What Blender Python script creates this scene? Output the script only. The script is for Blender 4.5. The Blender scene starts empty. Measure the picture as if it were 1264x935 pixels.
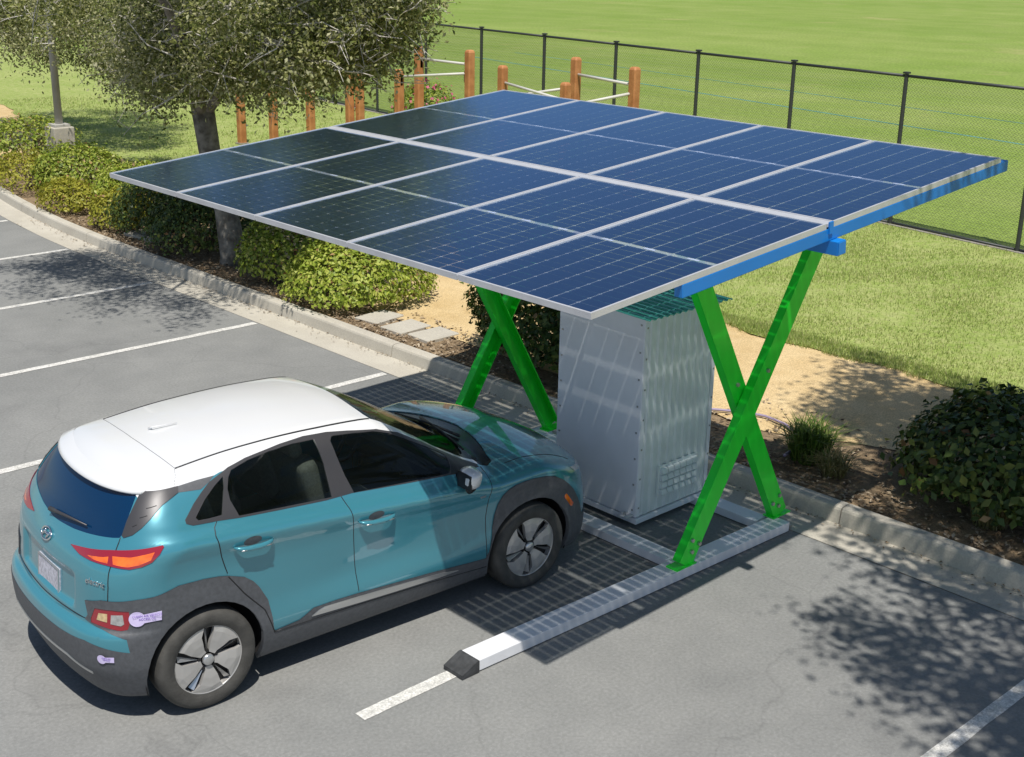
import bpy, bmesh, math, random
import numpy as np
from mathutils import Vector, Matrix
from mathutils.bvhtree import BVHTree

random.seed(7)
rng = np.random.default_rng(7)
sc = bpy.context.scene
C = sc.collection
R = math.radians

# ------------------------------------------------------------------ camera
CAM = Vector((-8.43742, -9.28656, 4.56047))
yaw, pitch, roll = 0.80852, 0.32412, 0.01999
cam = bpy.data.cameras.new('camera')
co = bpy.data.objects.new('camera', cam); C.objects.link(co)
fw = Vector((math.cos(yaw)*math.cos(pitch), math.sin(yaw)*math.cos(pitch), -math.sin(pitch)))
rt = fw.cross(Vector((0, 0, 1))).normalized(); up = rt.cross(fw)
rt2 = rt*math.cos(roll) + up*math.sin(roll); up2 = up*math.cos(roll) - rt*math.sin(roll)
M = Matrix((rt2, up2, -fw)).transposed().to_4x4(); M.translation = CAM
co.matrix_world = M
cam.sensor_width = 36; cam.lens = 1599.99/1264*36
cam.clip_start = 0.1; cam.clip_end = 3000
sc.camera = co

# ------------------------------------------------------------------ light
SUN = Vector((-0.268, -0.351, 1.0)).normalized()          # towards the sun
elev = math.asin(SUN.z)
w = bpy.data.worlds.new("World"); sc.world = w; w.use_nodes = True
nt = w.node_tree
bg = nt.nodes['Background']; sky = nt.nodes.new('ShaderNodeTexSky')
sky.sky_type = 'NISHITA'; sky.sun_disc = False
sky.sun_elevation = elev
sky.sun_rotation = math.atan2(SUN.x, SUN.y)
sky.altitude = 50; sky.air_density = 1.0; sky.dust_density = 0.6; sky.ozone_density = 1.2
nt.links.new(sky.outputs[0], bg.inputs[0]); bg.inputs[1].default_value = 0.085
sl = bpy.data.lights.new('sun', 'SUN'); sl.energy = 4.7; sl.angle = R(0.6); sl.color = (1.0, 0.95, 0.87)
so = bpy.data.objects.new('sun', sl); C.objects.link(so)
so.rotation_euler = (-SUN).to_track_quat('-Z', 'Y').to_euler(); so.location = (0, 0, 30)
vs = sc.view_settings
vs.view_transform = 'Standard'; vs.look = 'None'; vs.exposure = 0.04; vs.gamma = 1.0; vs.use_curve_mapping = False

# ------------------------------------------------------------------ materials
def mat(name, col, rough=0.6, metal=0.0, coat=0.0, var=0.0, scale=4.0, bump=0.0, bscale=60.0, col2=None, spec=None, detail=6.0):
    m = bpy.data.materials.new(name); m.use_nodes = True
    n = m.node_tree.nodes; l = m.node_tree.links
    p = n['Principled BSDF']
    p.inputs['Roughness'].default_value = rough; p.inputs['Metallic'].default_value = metal
    p.inputs['Coat Weight'].default_value = coat; p.inputs['Coat Roughness'].default_value = 0.02; p.inputs['Coat IOR'].default_value = 1.65
    if spec is not None: p.inputs['Specular IOR Level'].default_value = spec
    p.inputs['Base Color'].default_value = (*col, 1)
    if var or col2 is not None or bump:
        tc = n.new('ShaderNodeTexCoord')
    if var or col2 is not None:
        ns = n.new('ShaderNodeTexNoise'); ns.inputs['Scale'].default_value = scale; ns.inputs['Detail'].default_value = detail
        l.new(tc.outputs['Object'], ns.inputs['Vector'])
        rp = n.new('ShaderNodeValToRGB')
        c2 = col2 if col2 is not None else tuple(c*(1+var) for c in col)
        c1 = col if col2 is not None else tuple(c*(1-var) for c in col)
        rp.color_ramp.elements[0].position = 0.35; rp.color_ramp.elements[1].position = 0.65
        rp.color_ramp.elements[0].color = (*c1, 1); rp.color_ramp.elements[1].color = (*c2, 1)
        l.new(ns.outputs['Fac'], rp.inputs['Fac']); l.new(rp.outputs['Color'], p.inputs['Base Color'])
    if bump:
        nb = n.new('ShaderNodeTexNoise'); nb.inputs['Scale'].default_value = bscale; nb.inputs['Detail'].default_value = 5
        l.new(tc.outputs['Object'], nb.inputs['Vector'])
        b = n.new('ShaderNodeBump'); b.inputs['Strength'].default_value = bump; b.inputs['Distance'].default_value = 0.01
        l.new(nb.outputs['Fac'], b.inputs['Height']); l.new(b.outputs['Normal'], p.inputs['Normal'])
    return m

def ground_mat(name, cols, s1, s2, s3, rough=0.9, bump=0.4, bscale=120, extra=None, grain=.28):
    """three noise octaves mixed between colours: large patches, mid mottling, fine grain"""
    m = bpy.data.materials.new(name); m.use_nodes = True
    n = m.node_tree.nodes; l = m.node_tree.links; p = n['Principled BSDF']
    p.inputs['Roughness'].default_value = rough; p.inputs['Specular IOR Level'].default_value = 0.25
    g = n.new('ShaderNodeNewGeometry')
    def noise(s, d=6, rg=0.55):
        q = n.new('ShaderNodeTexNoise'); q.inputs['Scale'].default_value = s; q.inputs['Detail'].default_value = d
        q.inputs['Roughness'].default_value = rg
        l.new(g.outputs['Position'], q.inputs['Vector']); return q
    def ramp(src, a, b, ca, cb):
        r = n.new('ShaderNodeValToRGB'); r.color_ramp.elements[0].position = a; r.color_ramp.elements[1].position = b
        r.color_ramp.elements[0].color = (*ca, 1); r.color_ramp.elements[1].color = (*cb, 1)
        l.new(src, r.inputs['Fac']); return r
    A = ramp(noise(s1).outputs['Fac'], .38, .64, cols[0], cols[1])
    B = ramp(noise(s2).outputs['Fac'], .35, .68, cols[2], cols[3])
    mx = n.new('ShaderNodeMixRGB'); mx.inputs['Fac'].default_value = 0.5
    l.new(A.outputs['Color'], mx.inputs[1]); l.new(B.outputs['Color'], mx.inputs[2])
    G = ramp(noise(s3, 3).outputs['Fac'], .3, .7, (1-grain,)*3, (1+grain,)*3)
    mu = n.new('ShaderNodeMixRGB'); mu.blend_type = 'MULTIPLY'; mu.inputs['Fac'].default_value = 1
    l.new(mx.outputs['Color'], mu.inputs[1]); l.new(G.outputs['Color'], mu.inputs[2])
    out = mu
    if extra: out = extra(n, l, g, mu, noise, ramp)
    l.new(out.outputs['Color'], p.inputs['Base Color'])
    nb = noise(bscale, 4, .7)
    b = n.new('ShaderNodeBump'); b.inputs['Strength'].default_value = bump; b.inputs['Distance'].default_value = 0.008
    l.new(nb.outputs['Fac'], b.inputs['Height']); l.new(b.outputs['Normal'], p.inputs['Normal'])
    return m

def asphalt_extra(n, l, g, mu, noise, ramp):
    # fine cracks and pale aggregate specks
    v = n.new('ShaderNodeTexVoronoi'); v.inputs['Scale'].default_value = 90
    l.new(g.outputs['Position'], v.inputs['Vector'])
    sp = ramp(v.outputs['Distance'], .10, .22, (1.5, 1.5, 1.45), (1, 1, 1))
    m2 = n.new('ShaderNodeMixRGB'); m2.blend_type = 'MULTIPLY'; m2.inputs['Fac'].default_value = .8
    l.new(mu.outputs['Color'], m2.inputs[1]); l.new(sp.outputs['Color'], m2.inputs[2])
    # oil stains
    st = ramp(noise(.55, 4, .6).outputs['Fac'], .56, .76, (1, 1, 1), (.74, .74, .75))
    m3 = n.new('ShaderNodeMixRGB'); m3.blend_type = 'MULTIPLY'; m3.inputs['Fac'].default_value = 1
    l.new(m2.outputs['Color'], m3.inputs[1]); l.new(st.outputs['Color'], m3.inputs[2])
    # thin cracks along warped cell borders
    wv = noise(1.1, 3); ad = n.new('ShaderNodeMixRGB'); ad.blend_type = 'ADD'; ad.inputs['Fac'].default_value = .9
    l.new(g.outputs['Position'], ad.inputs[1]); l.new(wv.outputs['Color'], ad.inputs[2])
    vc = n.new('ShaderNodeTexVoronoi'); vc.feature = 'DISTANCE_TO_EDGE'; vc.inputs['Scale'].default_value = .33
    l.new(ad.outputs['Color'], vc.inputs['Vector'])
    ck = ramp(vc.outputs['Distance'], .0015, .0045, (.55, .55, .56), (1, 1, 1))
    m4 = n.new('ShaderNodeMixRGB'); m4.blend_type = 'MULTIPLY'; m4.inputs['Fac'].default_value = .28
    l.new(m3.outputs['Color'], m4.inputs[1]); l.new(ck.outputs['Color'], m4.inputs[2])
    return m4

def turf_extra(n, l, g, mu, noise, ramp):
    mp = n.new('ShaderNodeMapping'); mp.inputs['Rotation'].default_value = (0, 0, .35); mp.inputs['Scale'].default_value = (.35, .02, 1)
    l.new(g.outputs['Position'], mp.inputs['Vector'])
    q = noise(1.0, 5, .6); l.new(mp.outputs['Vector'], q.inputs['Vector'])
    st = ramp(q.outputs['Fac'], .38, .66, (.94,.95,.92), (1.07,1.05,1.10))
    m2 = n.new('ShaderNodeMixRGB'); m2.blend_type = 'MULTIPLY'; m2.inputs['Fac'].default_value = 1
    l.new(mu.outputs['Color'], m2.inputs[1]); l.new(st.outputs['Color'], m2.inputs[2])
    dr = ramp(noise(.16, 6, .65).outputs['Fac'], .60, .74, (0,0,0), (.55,.55,.55))
    m3 = n.new('ShaderNodeMixRGB'); l.new(dr.outputs['Color'], m3.inputs['Fac']); l.new(m2.outputs['Color'], m3.inputs[1]); m3.inputs[2].default_value = (.40,.35,.16,1)
    return m3

MAT = {}
MAT['asphalt'] = ground_mat('asphalt', [(.196,.200,.195),(.272,.275,.266),(.212,.216,.211),(.266,.268,.260)], .35, 2.3, 42, .88, .18, 190, asphalt_extra, grain=.13)
MAT['concrete'] = ground_mat('concrete', [(.43,.40,.34),(.53,.50,.43),(.44,.41,.35),(.54,.51,.44)], .7, 3.0, 60, .9, .10, 140, grain=.11)
MAT['concrete_dark'] = mat('dark joint', (.09,.08,.065), .95)
MAT['soil'] = ground_mat('soil', [(.17,.118,.07),(.32,.235,.145),(.14,.10,.06),(.36,.27,.17)], 1.2, 9, 70, .95, 1.0, 60)
MAT['path'] = ground_mat('path', [(.52,.37,.175),(.68,.52,.295),(.52,.38,.19),(.69,.54,.31)], .6, 3.5, 60, .95, .5, 90)
MAT['lawn'] = ground_mat('lawn', [(.25,.33,.075),(.35,.40,.13),(.22,.31,.055),(.42,.42,.19)], .55, 6, 45, .9, 1.0, 60)
MAT['field'] = ground_mat('field', [(.185,.27,.045),(.25,.315,.075),(.175,.265,.042),(.26,.32,.09)], .045, .35, 9, .9, .4, 20, turf_extra)
MAT['paint_white'] = ground_mat('line paint', [(.60,.59,.55),(.74,.73,.70),(.36,.355,.33),(.78,.77,.74)], 2.2, 22, 80, .8, .4, 140)

# ------------------------------------------------------------------ helpers
def obj(name, bm, m, parent=None, smooth=False, loc=None):
    me = bpy.data.meshes.new(name)
    if isinstance(bm, bmesh.types.BMesh):
        bm.normal_update(); bm.to_mesh(me); bm.free()
    else:
        me = bm
    if m is not None and len(me.materials) == 0: me.materials.append(m)
    if smooth: me.polygons.foreach_set('use_smooth', [True]*len(me.polygons))
    o = bpy.data.objects.new(name, me); C.objects.link(o)
    if parent is not None: o.parent = parent
    if loc is not None: o.location = loc
    return o
def inst(o, parent=None, mw=None, name=None):
    c = o.copy(); C.objects.link(c)
    if parent is not None: c.parent = parent
    if mw is not None: c.matrix_basis = mw
    return c
def empty(name, loc=(0,0,0), rz=0):
    o = bpy.data.objects.new(name, None); C.objects.link(o); o.location = loc; o.rotation_euler = (0,0,rz)
    o.empty_display_size = .2
    return o
def tag(o, label, cat, group=None):
    o['label'] = label; o['category'] = cat
    if group: o['group'] = group
    return o
def structure(o, label=None):
    o['kind'] = 'structure'
    if label: o['label'] = label
    return o
def NB(): return bmesh.new()
def box(bm, c, s, mtx=None, bev=0.0):
    r = bmesh.ops.create_cube(bm, size=1.0)
    vv = r['verts']
    bmesh.ops.scale(bm, vec=Vector(s), verts=vv)
    if bev > 0:
        ed = list({e for v in vv for e in v.link_edges})
        rr = bmesh.ops.bevel(bm, geom=ed, offset=bev, segments=2, affect='EDGES', profile=.6)
        vv = list({v for f in rr['faces'] for v in f.verts} | {v for v in vv if v.is_valid})
    bmesh.ops.translate(bm, vec=Vector(c), verts=vv)
    if mtx is not None: bmesh.ops.transform(bm, matrix=mtx, verts=vv)
    return vv
def tube(bm, pts, rad, n=8, cap=True):
    """tapered tube through points; rad a number or list"""
    pts = [Vector(p) for p in pts]; k = len(pts)
    rs = rad if isinstance(rad, (list, tuple)) else [rad]*k
    rings = []; prev = None
    for i, p in enumerate(pts):
        t = (pts[min(i+1, k-1)] - pts[max(i-1, 0)]).normalized()
        if prev is None:
            a = Vector((0,0,1)) if abs(t.z) < .9 else Vector((1,0,0))
            u = t.cross(a).normalized()
        else:
            u = (prev - t*prev.dot(t)).normalized()
        prev = u; v = t.cross(u)
        rings.append([bm.verts.new(p + (u*math.cos(2*math.pi*j/n) + v*math.sin(2*math.pi*j/n))*rs[i]) for j in range(n)])
    for a, b in zip(rings, rings[1:]):
        for j in range(n):
            bm.faces.new((a[j], a[(j+1) % n], b[(j+1) % n], b[j]))
    if cap:
        bm.faces.new(list(reversed(rings[0]))); bm.faces.new(rings[-1])
def lathe(bm, prof, n=24, axis='z', c=(0,0,0)):
    rings = []
    for r, h in prof:
        ring = []
        for j in range(n):
            a = 2*math.pi*j/n
            if axis == 'z': p = (r*math.cos(a), r*math.sin(a), h)
            else: p = (r*math.cos(a), h, r*math.sin(a))
            ring.append(bm.verts.new(Vector(p) + Vector(c)))
        rings.append(ring)
    for a, b in zip(rings, rings[1:]):
        for j in range(n): bm.faces.new((a[j], a[(j+1) % n], b[(j+1) % n], b[j]))
    return rings
def prism(bm, pts2, h0, h1, fn):
    """extrude polygon pts2; fn(u,v,h)->point"""
    a = [bm.verts.new(fn(u, v, h0)) for u, v in pts2]; b = [bm.verts.new(fn(u, v, h1)) for u, v in pts2]
    bm.faces.new(list(reversed(a))); bm.faces.new(b)
    k = len(a)
    for i in range(k): bm.faces.new((a[i], a[(i+1) % k], b[(i+1) % k], b[i]))
def fix_normals(bm): bmesh.ops.recalc_face_normals(bm, faces=bm.faces)
def pydata(name, v, f, m, parent=None, smooth=False):
    me = bpy.data.meshes.new(name); me.from_pydata(v, [], f)
    if smooth: me.polygons.foreach_set('use_smooth', [True]*len(me.polygons))
    return obj(name, me, m, parent)
def fast_mesh(name, V, k, mats, midx=None):
    """V: (n,k,3) array of separate k-gons"""
    n = len(V); me = bpy.data.meshes.new(name)
    me.vertices.add(n*k); me.vertices.foreach_set('co', V.reshape(-1).astype(np.float32))
    me.loops.add(n*k); me.loops.foreach_set('vertex_index', np.arange(n*k, dtype=np.int32))
    me.polygons.add(n); me.polygons.foreach_set('loop_start', np.arange(0, n*k, k, dtype=np.int32))
    for m in mats: me.materials.append(m)
    if midx is not None: me.polygons.foreach_set('material_index', np.asarray(midx, dtype=np.int32))
    me.update(calc_edges=True); me.validate()
    return me

#@@ENV
# ------------------------------------------------------------------ ground
def kx(y):                                   # gutter front edge (asphalt side) along the kerb
    if y < 8.5: return 0.0
    if y < 14: return 0.0148*(y-8.5)**2
    return .448 + .163*(y-14)
def sheet(name, outline, z, m, label=None):
    bm = NB(); vs_ = [bm.verts.new((x, y, z)) for x, y in outline]
    f = bm.faces.new(vs_); bm.normal_update()
    if f.normal.z < 0: f.normal_flip()
    bmesh.ops.triangulate(bm, faces=bm.faces)
    return structure(obj(name, bm, m), label)
YS = [-60, -30, -15, -8, 0, 8.5, 9.5, 10.5, 11.5, 12.5, 14, 18, 24, 32, 60, 130]
sheet('ground', [(-900,-900),(900,-900),(900,900),(-900,900)], -.06, MAT['soil'], 'bare ground under everything')
sheet('parking_lot', [(-70,-60)] + [(kx(y), y) for y in YS] + [(-70,130)], 0.0, MAT['asphalt'], 'sun bleached grey asphalt of the parking lot')
# gutter: thin concrete pan, slightly dished
GW, KW = .40, .16
bm = NB(); prev = None
for y in np.arange(-60, 130.01, .5):
    x = kx(y); jit = random.uniform(-.004, .004)
    row = [bm.verts.new((x+jit, y, .004)), bm.verts.new((x+.25, y, -.006+.004)), bm.verts.new((x+GW+.01, y, -.002))]
    if prev:
        for i in range(2): bm.faces.new((prev[i], prev[i+1], row[i+1], row[i]))
    prev = row
fix_normals(bm)
gutter = structure(obj('gutter', bm, MAT['concrete']), 'pale concrete gutter pan in front of the kerb')
# kerb: joint filler core with separate segments as children
bm = NB(); prev = None
for y in np.arange(-30, 130.01, .5):
    x = kx(y)+GW
    row = [bm.verts.new(p) for p in ((x+.03, y, -.02), (x+.045, y, .128), (x+KW-.012, y, .128), (x+KW-.012, y, -.02))]
    if prev:
        for i in range(3): bm.faces.new((prev[i], prev[i+1], row[i+1], row[i]))
    prev = row
fix_normals(bm)
kerb = structure(obj('kerb', bm, MAT['concrete_dark']), 'raised concrete kerb along the planting bed')
def kerb_seg(y0, y1):
    bm = NB(); prev = None
    prof = [(0,-.03),(.012,.05),(.022,.115),(.032,.134),(.05,.143),(.07,.146),(KW-.01,.146),(KW,.138),(KW,-.03)]
    n = max(2, int((y1-y0)/.3)+1)
    for i in range(n+1):
        y = y0 + (y1-y0)*i/n; x = kx(y)+GW
        wob = .0015*math.sin(y*2.1)+.001*math.sin(y*5.7)
        row = [bm.verts.new((x+a+wob*.6, y, b+(wob*.5 if b > .1 else 0))) for a, b in prof]
        if prev:
            for k in range(len(prof)-1): bm.faces.new((prev[k], prev[k+1], row[k+1], row[k]))
        else: bm.faces.new(row)
        prev = row
    bm.faces.new(list(reversed(prev))); fix_normals(bm)
    o = obj('kerb_segment', bm, MAT['concrete'], kerb)
    md = o.data
    return o
js = [-14,-11.2,-8.2,-4.02,-1.05,2.0,5.0,7.05,9.7,12.6,15.6,18.6,22,26,30,36,44]
for a, b in zip(js, js[1:]): kerb_seg(a+.006, b-.006)
# planting bed, path, lawn, field
def px0(y): return 1.75 + .25*math.sin(y*1.3+.5) + .12*math.sin(y*3.1) - (1.0 if -2.2 < y < 3.4 else 0)*.0
def lx(y):
    base = np.interp(y, [-30, -4, -2, 1, 8, 12, 17, 21, 26, 40, 130], [4.15, 4.15, 4.06, 4.15, 4.6, 4.6, 4.25, 4.9, 6.0, 9.0, 25])
    return base + .07*math.sin(y*2.3) + .05*math.sin(y*5.1+1)
yy = list(np.arange(-40, 130.01, .4))
def strip(name, fa, fb, z, m, label):
    bm = NB(); prev = None
    for y in yy:
        a, b = fa(y), fb(y)
        row = [bm.verts.new((a + (b-a)*t, y, z if not callable(z) else z(a+(b-a)*t, y))) for t in np.linspace(0, 1, 9)]
        if prev:
            for i in range(8): bm.faces.new((prev[i], prev[i+1], row[i+1], row[i]))
        prev = row
    fix_normals(bm)
    return structure(obj(name, bm, m, smooth=True), label)
def fx(y): return 10.98 + .125*y            # chain link fence line
strip('planting_bed', lambda y: kx(y)+GW+KW-.03, lambda y: px0(y)+.3+(kx(y) if y > 8.5 else 0), lambda x, y: .118+.014*math.sin(x*9+y*4)*math.sin(y*6.3), MAT['soil'], 'brown mulched soil of the planting bed')
strip('footpath', lambda y: (1.25 if -1.6 < y < 3.2 else px0(y)) + (kx(y) if y > 8.5 else 0) - .1, lambda y: lx(y)+.25, lambda x, y: .134+.006*math.sin(x*3+y*2), MAT['path'], 'tan decomposed granite footpath')
strip('lawn', lx, lambda y: max(fx(y)-.02, lx(y)+.3), .146, MAT['lawn'], 'mown lawn between path and chain link fence')
sheet('sports_field', [(fx(-40)+.02,-40),(30,-400),(900,-400),(900,900),(fx(130)-80,900),(fx(130)+.02,130)], .12, MAT['field'], 'wide green sports field beyond the fence')

# parking lines
STALL = 2.6087
def pline(y, x0, x1, wd=.10):
    n = 40; bm = NB(); prev = None
    for i in range(n+1):
        x = x0+(x1-x0)*i/n
        e0, e1 = random.uniform(-.004,.004), random.uniform(-.004,.004)
        row = [bm.verts.new((x, y-wd/2+e0, .004)), bm.verts.new((x, y+wd/2+e1, .004))]
        if prev: bm.faces.new((prev[0], row[0], row[1], prev[1]))
        prev = row
    return structure(obj('parking_line', bm, MAT['paint_white']), 'worn white painted stall line')
for k in range(-2, 8):
    y = -3.65 + (5-k)*STALL
    if k == 4: continue
    pline(y, -4.3 if k == 5 else -9.5, kx(y)-.03)
#@@END

# ------------------------------------------------------------------ solar carport
MAT['green'] = mat('green steel paint', (.014,.80,.035), .42, coat=.1, var=.06, scale=3)
MAT['blue'] = mat('blue steel paint', (.006,.20,.62), .42, coat=.15, var=.05, scale=3)
MAT['white_steel'] = mat('white steel paint', (.74,.75,.78), .45, var=.05, scale=6, bump=.1)
MAT['alu'] = mat('silver aluminium', (.62,.63,.66), .42, metal=.35, var=.05, scale=9)
MAT['black_rubber'] = mat('black rubber', (.045,.047,.05), .75, var=.3, scale=20, bump=.4)
MAT['bolt'] = mat('zinc bolt', (.45,.45,.44), .4, metal=.8)
MAT['cell'] = mat('solar cell', (.007,.013,.036), .30, coat=0, var=.12, scale=30, spec=.5)
m = bpy.data.materials.new('panel glass'); m.use_nodes = True; n = m.node_tree.nodes; l = m.node_tree.links
n.remove(n['Principled BSDF']); tr = n.new('ShaderNodeBsdfTransparent'); gl = n.new('ShaderNodeBsdfGlossy'); gl.inputs['Roughness'].default_value = .13; gl.inputs['Color'].default_value = (.50,.71,1,1)
fr = n.new('ShaderNodeFresnel'); fr.inputs['IOR'].default_value = 2.0; mx = n.new('ShaderNodeMixShader')
mu_ = n.new('ShaderNodeMath'); mu_.operation = 'MULTIPLY'; mu_.inputs[1].default_value = 1.75; mu_.use_clamp = True
l.new(fr.outputs[0], mu_.inputs[0]); l.new(mu_.outputs[0], mx.inputs[0]); l.new(tr.outputs[0], mx.inputs[1]); l.new(gl.outputs[0], mx.inputs[2]); l.new(mx.outputs[0], n['Material Output'].inputs[0])
MAT['panel_glass'] = m
m = bpy.data.materials.new('translucent backsheet'); m.use_nodes = True; n = m.node_tree.nodes; l = m.node_tree.links
n.remove(n['Principled BSDF']); tr = n.new('ShaderNodeBsdfTransparent'); tr.inputs[0].default_value = (.9,.93,.95,1)
df = n.new('ShaderNodeBsdfDiffuse'); df.inputs[0].default_value = (.7,.74,.8,1); mx = n.new('ShaderNodeMixShader'); mx.inputs[0].default_value = .46
l.new(tr.outputs[0], mx.inputs[1]); l.new(df.outputs[0], mx.inputs[2]); l.new(mx.outputs[0], n['Material Output'].inputs[0])
MAT['backsheet'] = m

car_port = empty('solar_carport', (-1.55, -2.34, 0))
tag(car_port, 'solar canopy of ten blue panels carried on crossed bright green legs', 'solar carport')
INV = Matrix.Translation((-1.55, -2.34, 0)).inverted()
def cp(name, bm, m, parent=None, smooth=False, world=True):
    """a part of the carport built in world space"""
    fix_normals(bm)
    bmesh.ops.transform(bm, matrix=INV, verts=bm.verts)
    return obj(name, bm, m, parent or car_port, smooth)
# canopy plane
CC = Vector((-1.6253, -2.33655, 2.97868)); tilt = .09394; cyaw = -.00277
EX = Vector((math.cos(tilt)*math.cos(cyaw), math.cos(tilt)*math.sin(cyaw), math.sin(tilt)))
EY = Vector((-math.sin(cyaw), math.cos(cyaw), .00134)).normalized(); EN = EX.cross(EY).normalized()
CW, CL = 5.2417, 4.3068
def cpl(u, v, h=0): return CC + EX*u + EY*v + EN*h       # u along slope, v across, h above
CM = Matrix((EX, EY, EN)).transposed().to_4x4(); CM.translation = CC
PW, PL, FH = 1.034, 2.085, .036
GAPM = .072
pitchv = CW/5
cell_bm = NB()
cw, ch, cf = .0778, .1562, .006
pts = [(-cw/2+cf*.6,-ch/2),(cw/2-cf*.6,-ch/2),(cw/2,-ch/2+cf),(cw/2,ch/2-cf),(cw/2-cf*.6,ch/2),(-cw/2+cf*.6,ch/2),(-cw/2,ch/2-cf),(-cw/2,-ch/2+cf)]
prism(cell_bm, pts, -.0006, .0006, lambda u, v, h: Vector((u, v, h))); fix_normals(cell_bm)
CELLME = bpy.data.meshes.new('solar_cell'); cell_bm.to_mesh(CELLME); CELLME.materials.append(MAT['cell'])
CELLV = np.array([v.co[:] for v in CELLME.vertices]); CELLF = [list(p.vertices) for p in CELLME.polygons]
cu = []; s0 = .0853
for h in (-1, 1):
    for i in range(12): cu.append(h*(.018 + .0005 + (i+.5)*s0*.985))
cv = [(j-2.5)*.1655 for j in range(6)]
# one panel prototype in its own frame
def panel_frame():
    bm = NB(); t = .013
    for sx in (-1, 1): box(bm, (sx*(PL/2-t/2), 0, -FH/2), (t, PW, FH))
    for sy in (-1, 1): box(bm, (0, sy*(PW/2-t/2), -FH/2+.0003), (PL-2*t, t, FH))
    return bm
def quad(bm, a, b, z):
    f = bm.faces.new([bm.verts.new(p) for p in ((-a,-b,z),(a,-b,z),(a,b,z),(-a,b,z))]); return f
protos = None
stuff_V = []; stuff_F = []
for r in range(2):
    for k in range(5):
        u = (r-.5)*2*(PL/2 + GAPM/2); v = (k-2)*pitchv
        mtx = INV @ CM @ Matrix.Translation((u, v, 0))
        if protos is None:
            fr_ = obj('solar_panel', panel_frame(), MAT['alu'], car_port)
            b1 = NB(); quad(b1, PL/2-.012, PW/2-.012, -.009); bs = obj('backsheet', b1, MAT['backsheet'], fr_)
            b2 = NB(); quad(b2, PL/2-.012, PW/2-.012, -.0035); gs = obj('cover_glass', b2, MAT['panel_glass'], fr_)
            jb = []
            b4 = NB()
            for j in range(5): box(b4, (0, (j-2)*.1655, -.0082), (PL-.05, .0045, .0006))
            jb.append(obj('grid_line', b4, MAT['backsheet'], fr_)); jb[0]['kind'] = 'stuff'
            for j in range(3):
                b3 = NB(); box(b3, (0, (j-1)*.331, -.0058), (.022, .085, .0016)); jb.append(obj('junction_plate', b3, MAT['white_steel'], fr_))
            protos = (fr_, [bs, gs] + jb)
            fo = fr_
        else:
            fo = inst(protos[0], car_port)
            for c in protos[1]: inst(c, fo)
        fo.matrix_basis = mtx
        near = (r == 0 and k in (0, 1))          # the two panels that show largest keep single cells
        if near:
            for a in cu:
                for b in cv:
                    o = bpy.data.objects.new('solar_cell', CELLME); C.objects.link(o); o.parent = fo; o.location = (a, b, -.0063)
        else:
            base = np.array([mtx @ Vector((a, b, -.0063)) for a in cu for b in cv])
            R3 = np.array(mtx.to_3x3())
            for p in base:
                off = sum(len(x) for x in stuff_V)
                stuff_V.append(CELLV @ R3.T + p); stuff_F += [[i + off for i in f] for f in CELLF]
o = pydata('solar_cells', np.concatenate(stuff_V).tolist(), stuff_F, MAT['cell'], car_port); o['kind'] = 'stuff'
# wide light strip over the middle joint, narrow ones between panels
bm = NB(); box(bm, (0, 0, -.012), (GAPM-.004, CW-.01, .02), CM); cp('centre_strip', bm, MAT['alu'])
for k in range(4):
    for r in (-1, 1):
        bm = NB(); box(bm, (r*(PL/2+GAPM/2), (k-1.5)*pitchv, -.017), (PL, pitchv-PW-.002, .024), CM); cp('joint_strip', bm, MAT['alu'])
# blue rails along the slope under the panels, cross beams under them
def channel(bm, a, b, wd, ht, upv, t=.012):
    """rectangular tube from a to b"""
    a, b = Vector(a), Vector(b); d = (b-a); L = d.length; d.normalize()
    upv = Vector(upv); s = upv.cross(d).normalized(); u2 = d.cross(s)
    mtx = Matrix((d, s, u2)).transposed().to_4x4(); mtx.translation = (a+b)/2
    box(bm, (0,0,0), (L, wd, ht), mtx, .004)
RH = .078
for i, v in enumerate((-CW/2+.035, -1.43, 0, 1.43, CW/2-.035)):
    e = -1.40 if i in (0, 4) else -1.9
    bm = NB(); channel(bm, cpl(e, v, -FH-RH/2-.001), cpl(CL/2+.075, v, -FH-RH/2-.001), .06, RH, EN); ra = cp('slope_rail', bm, MAT['blue'])
    if i in (0,):
        bm = NB(); box(bm, (0, v-.036, -.030), (.04, .012, .075), CM); cp('panel_clip', bm, MAT['blue'], None)
for u, l0 in ((.0, .0), (1.62, .75)):
    bm = NB(); z = -FH-RH-.048
    channel(bm, cpl(u+.05, -CW/2-.05+l0, z), cpl(u+.05, CW/2+.05-l0, z), .085, .09, EN); cp('cross_beam', bm, MAT['blue'])
    for sgn in (-1, 1):
        bm = NB(); channel(bm, cpl(u+.05, sgn*(CW/2+.051-l0), z), cpl(u+.05, sgn*(CW/2+.057-l0), z), .078, .083, EN); cp('end_cap', bm, MAT['blue'])
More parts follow.
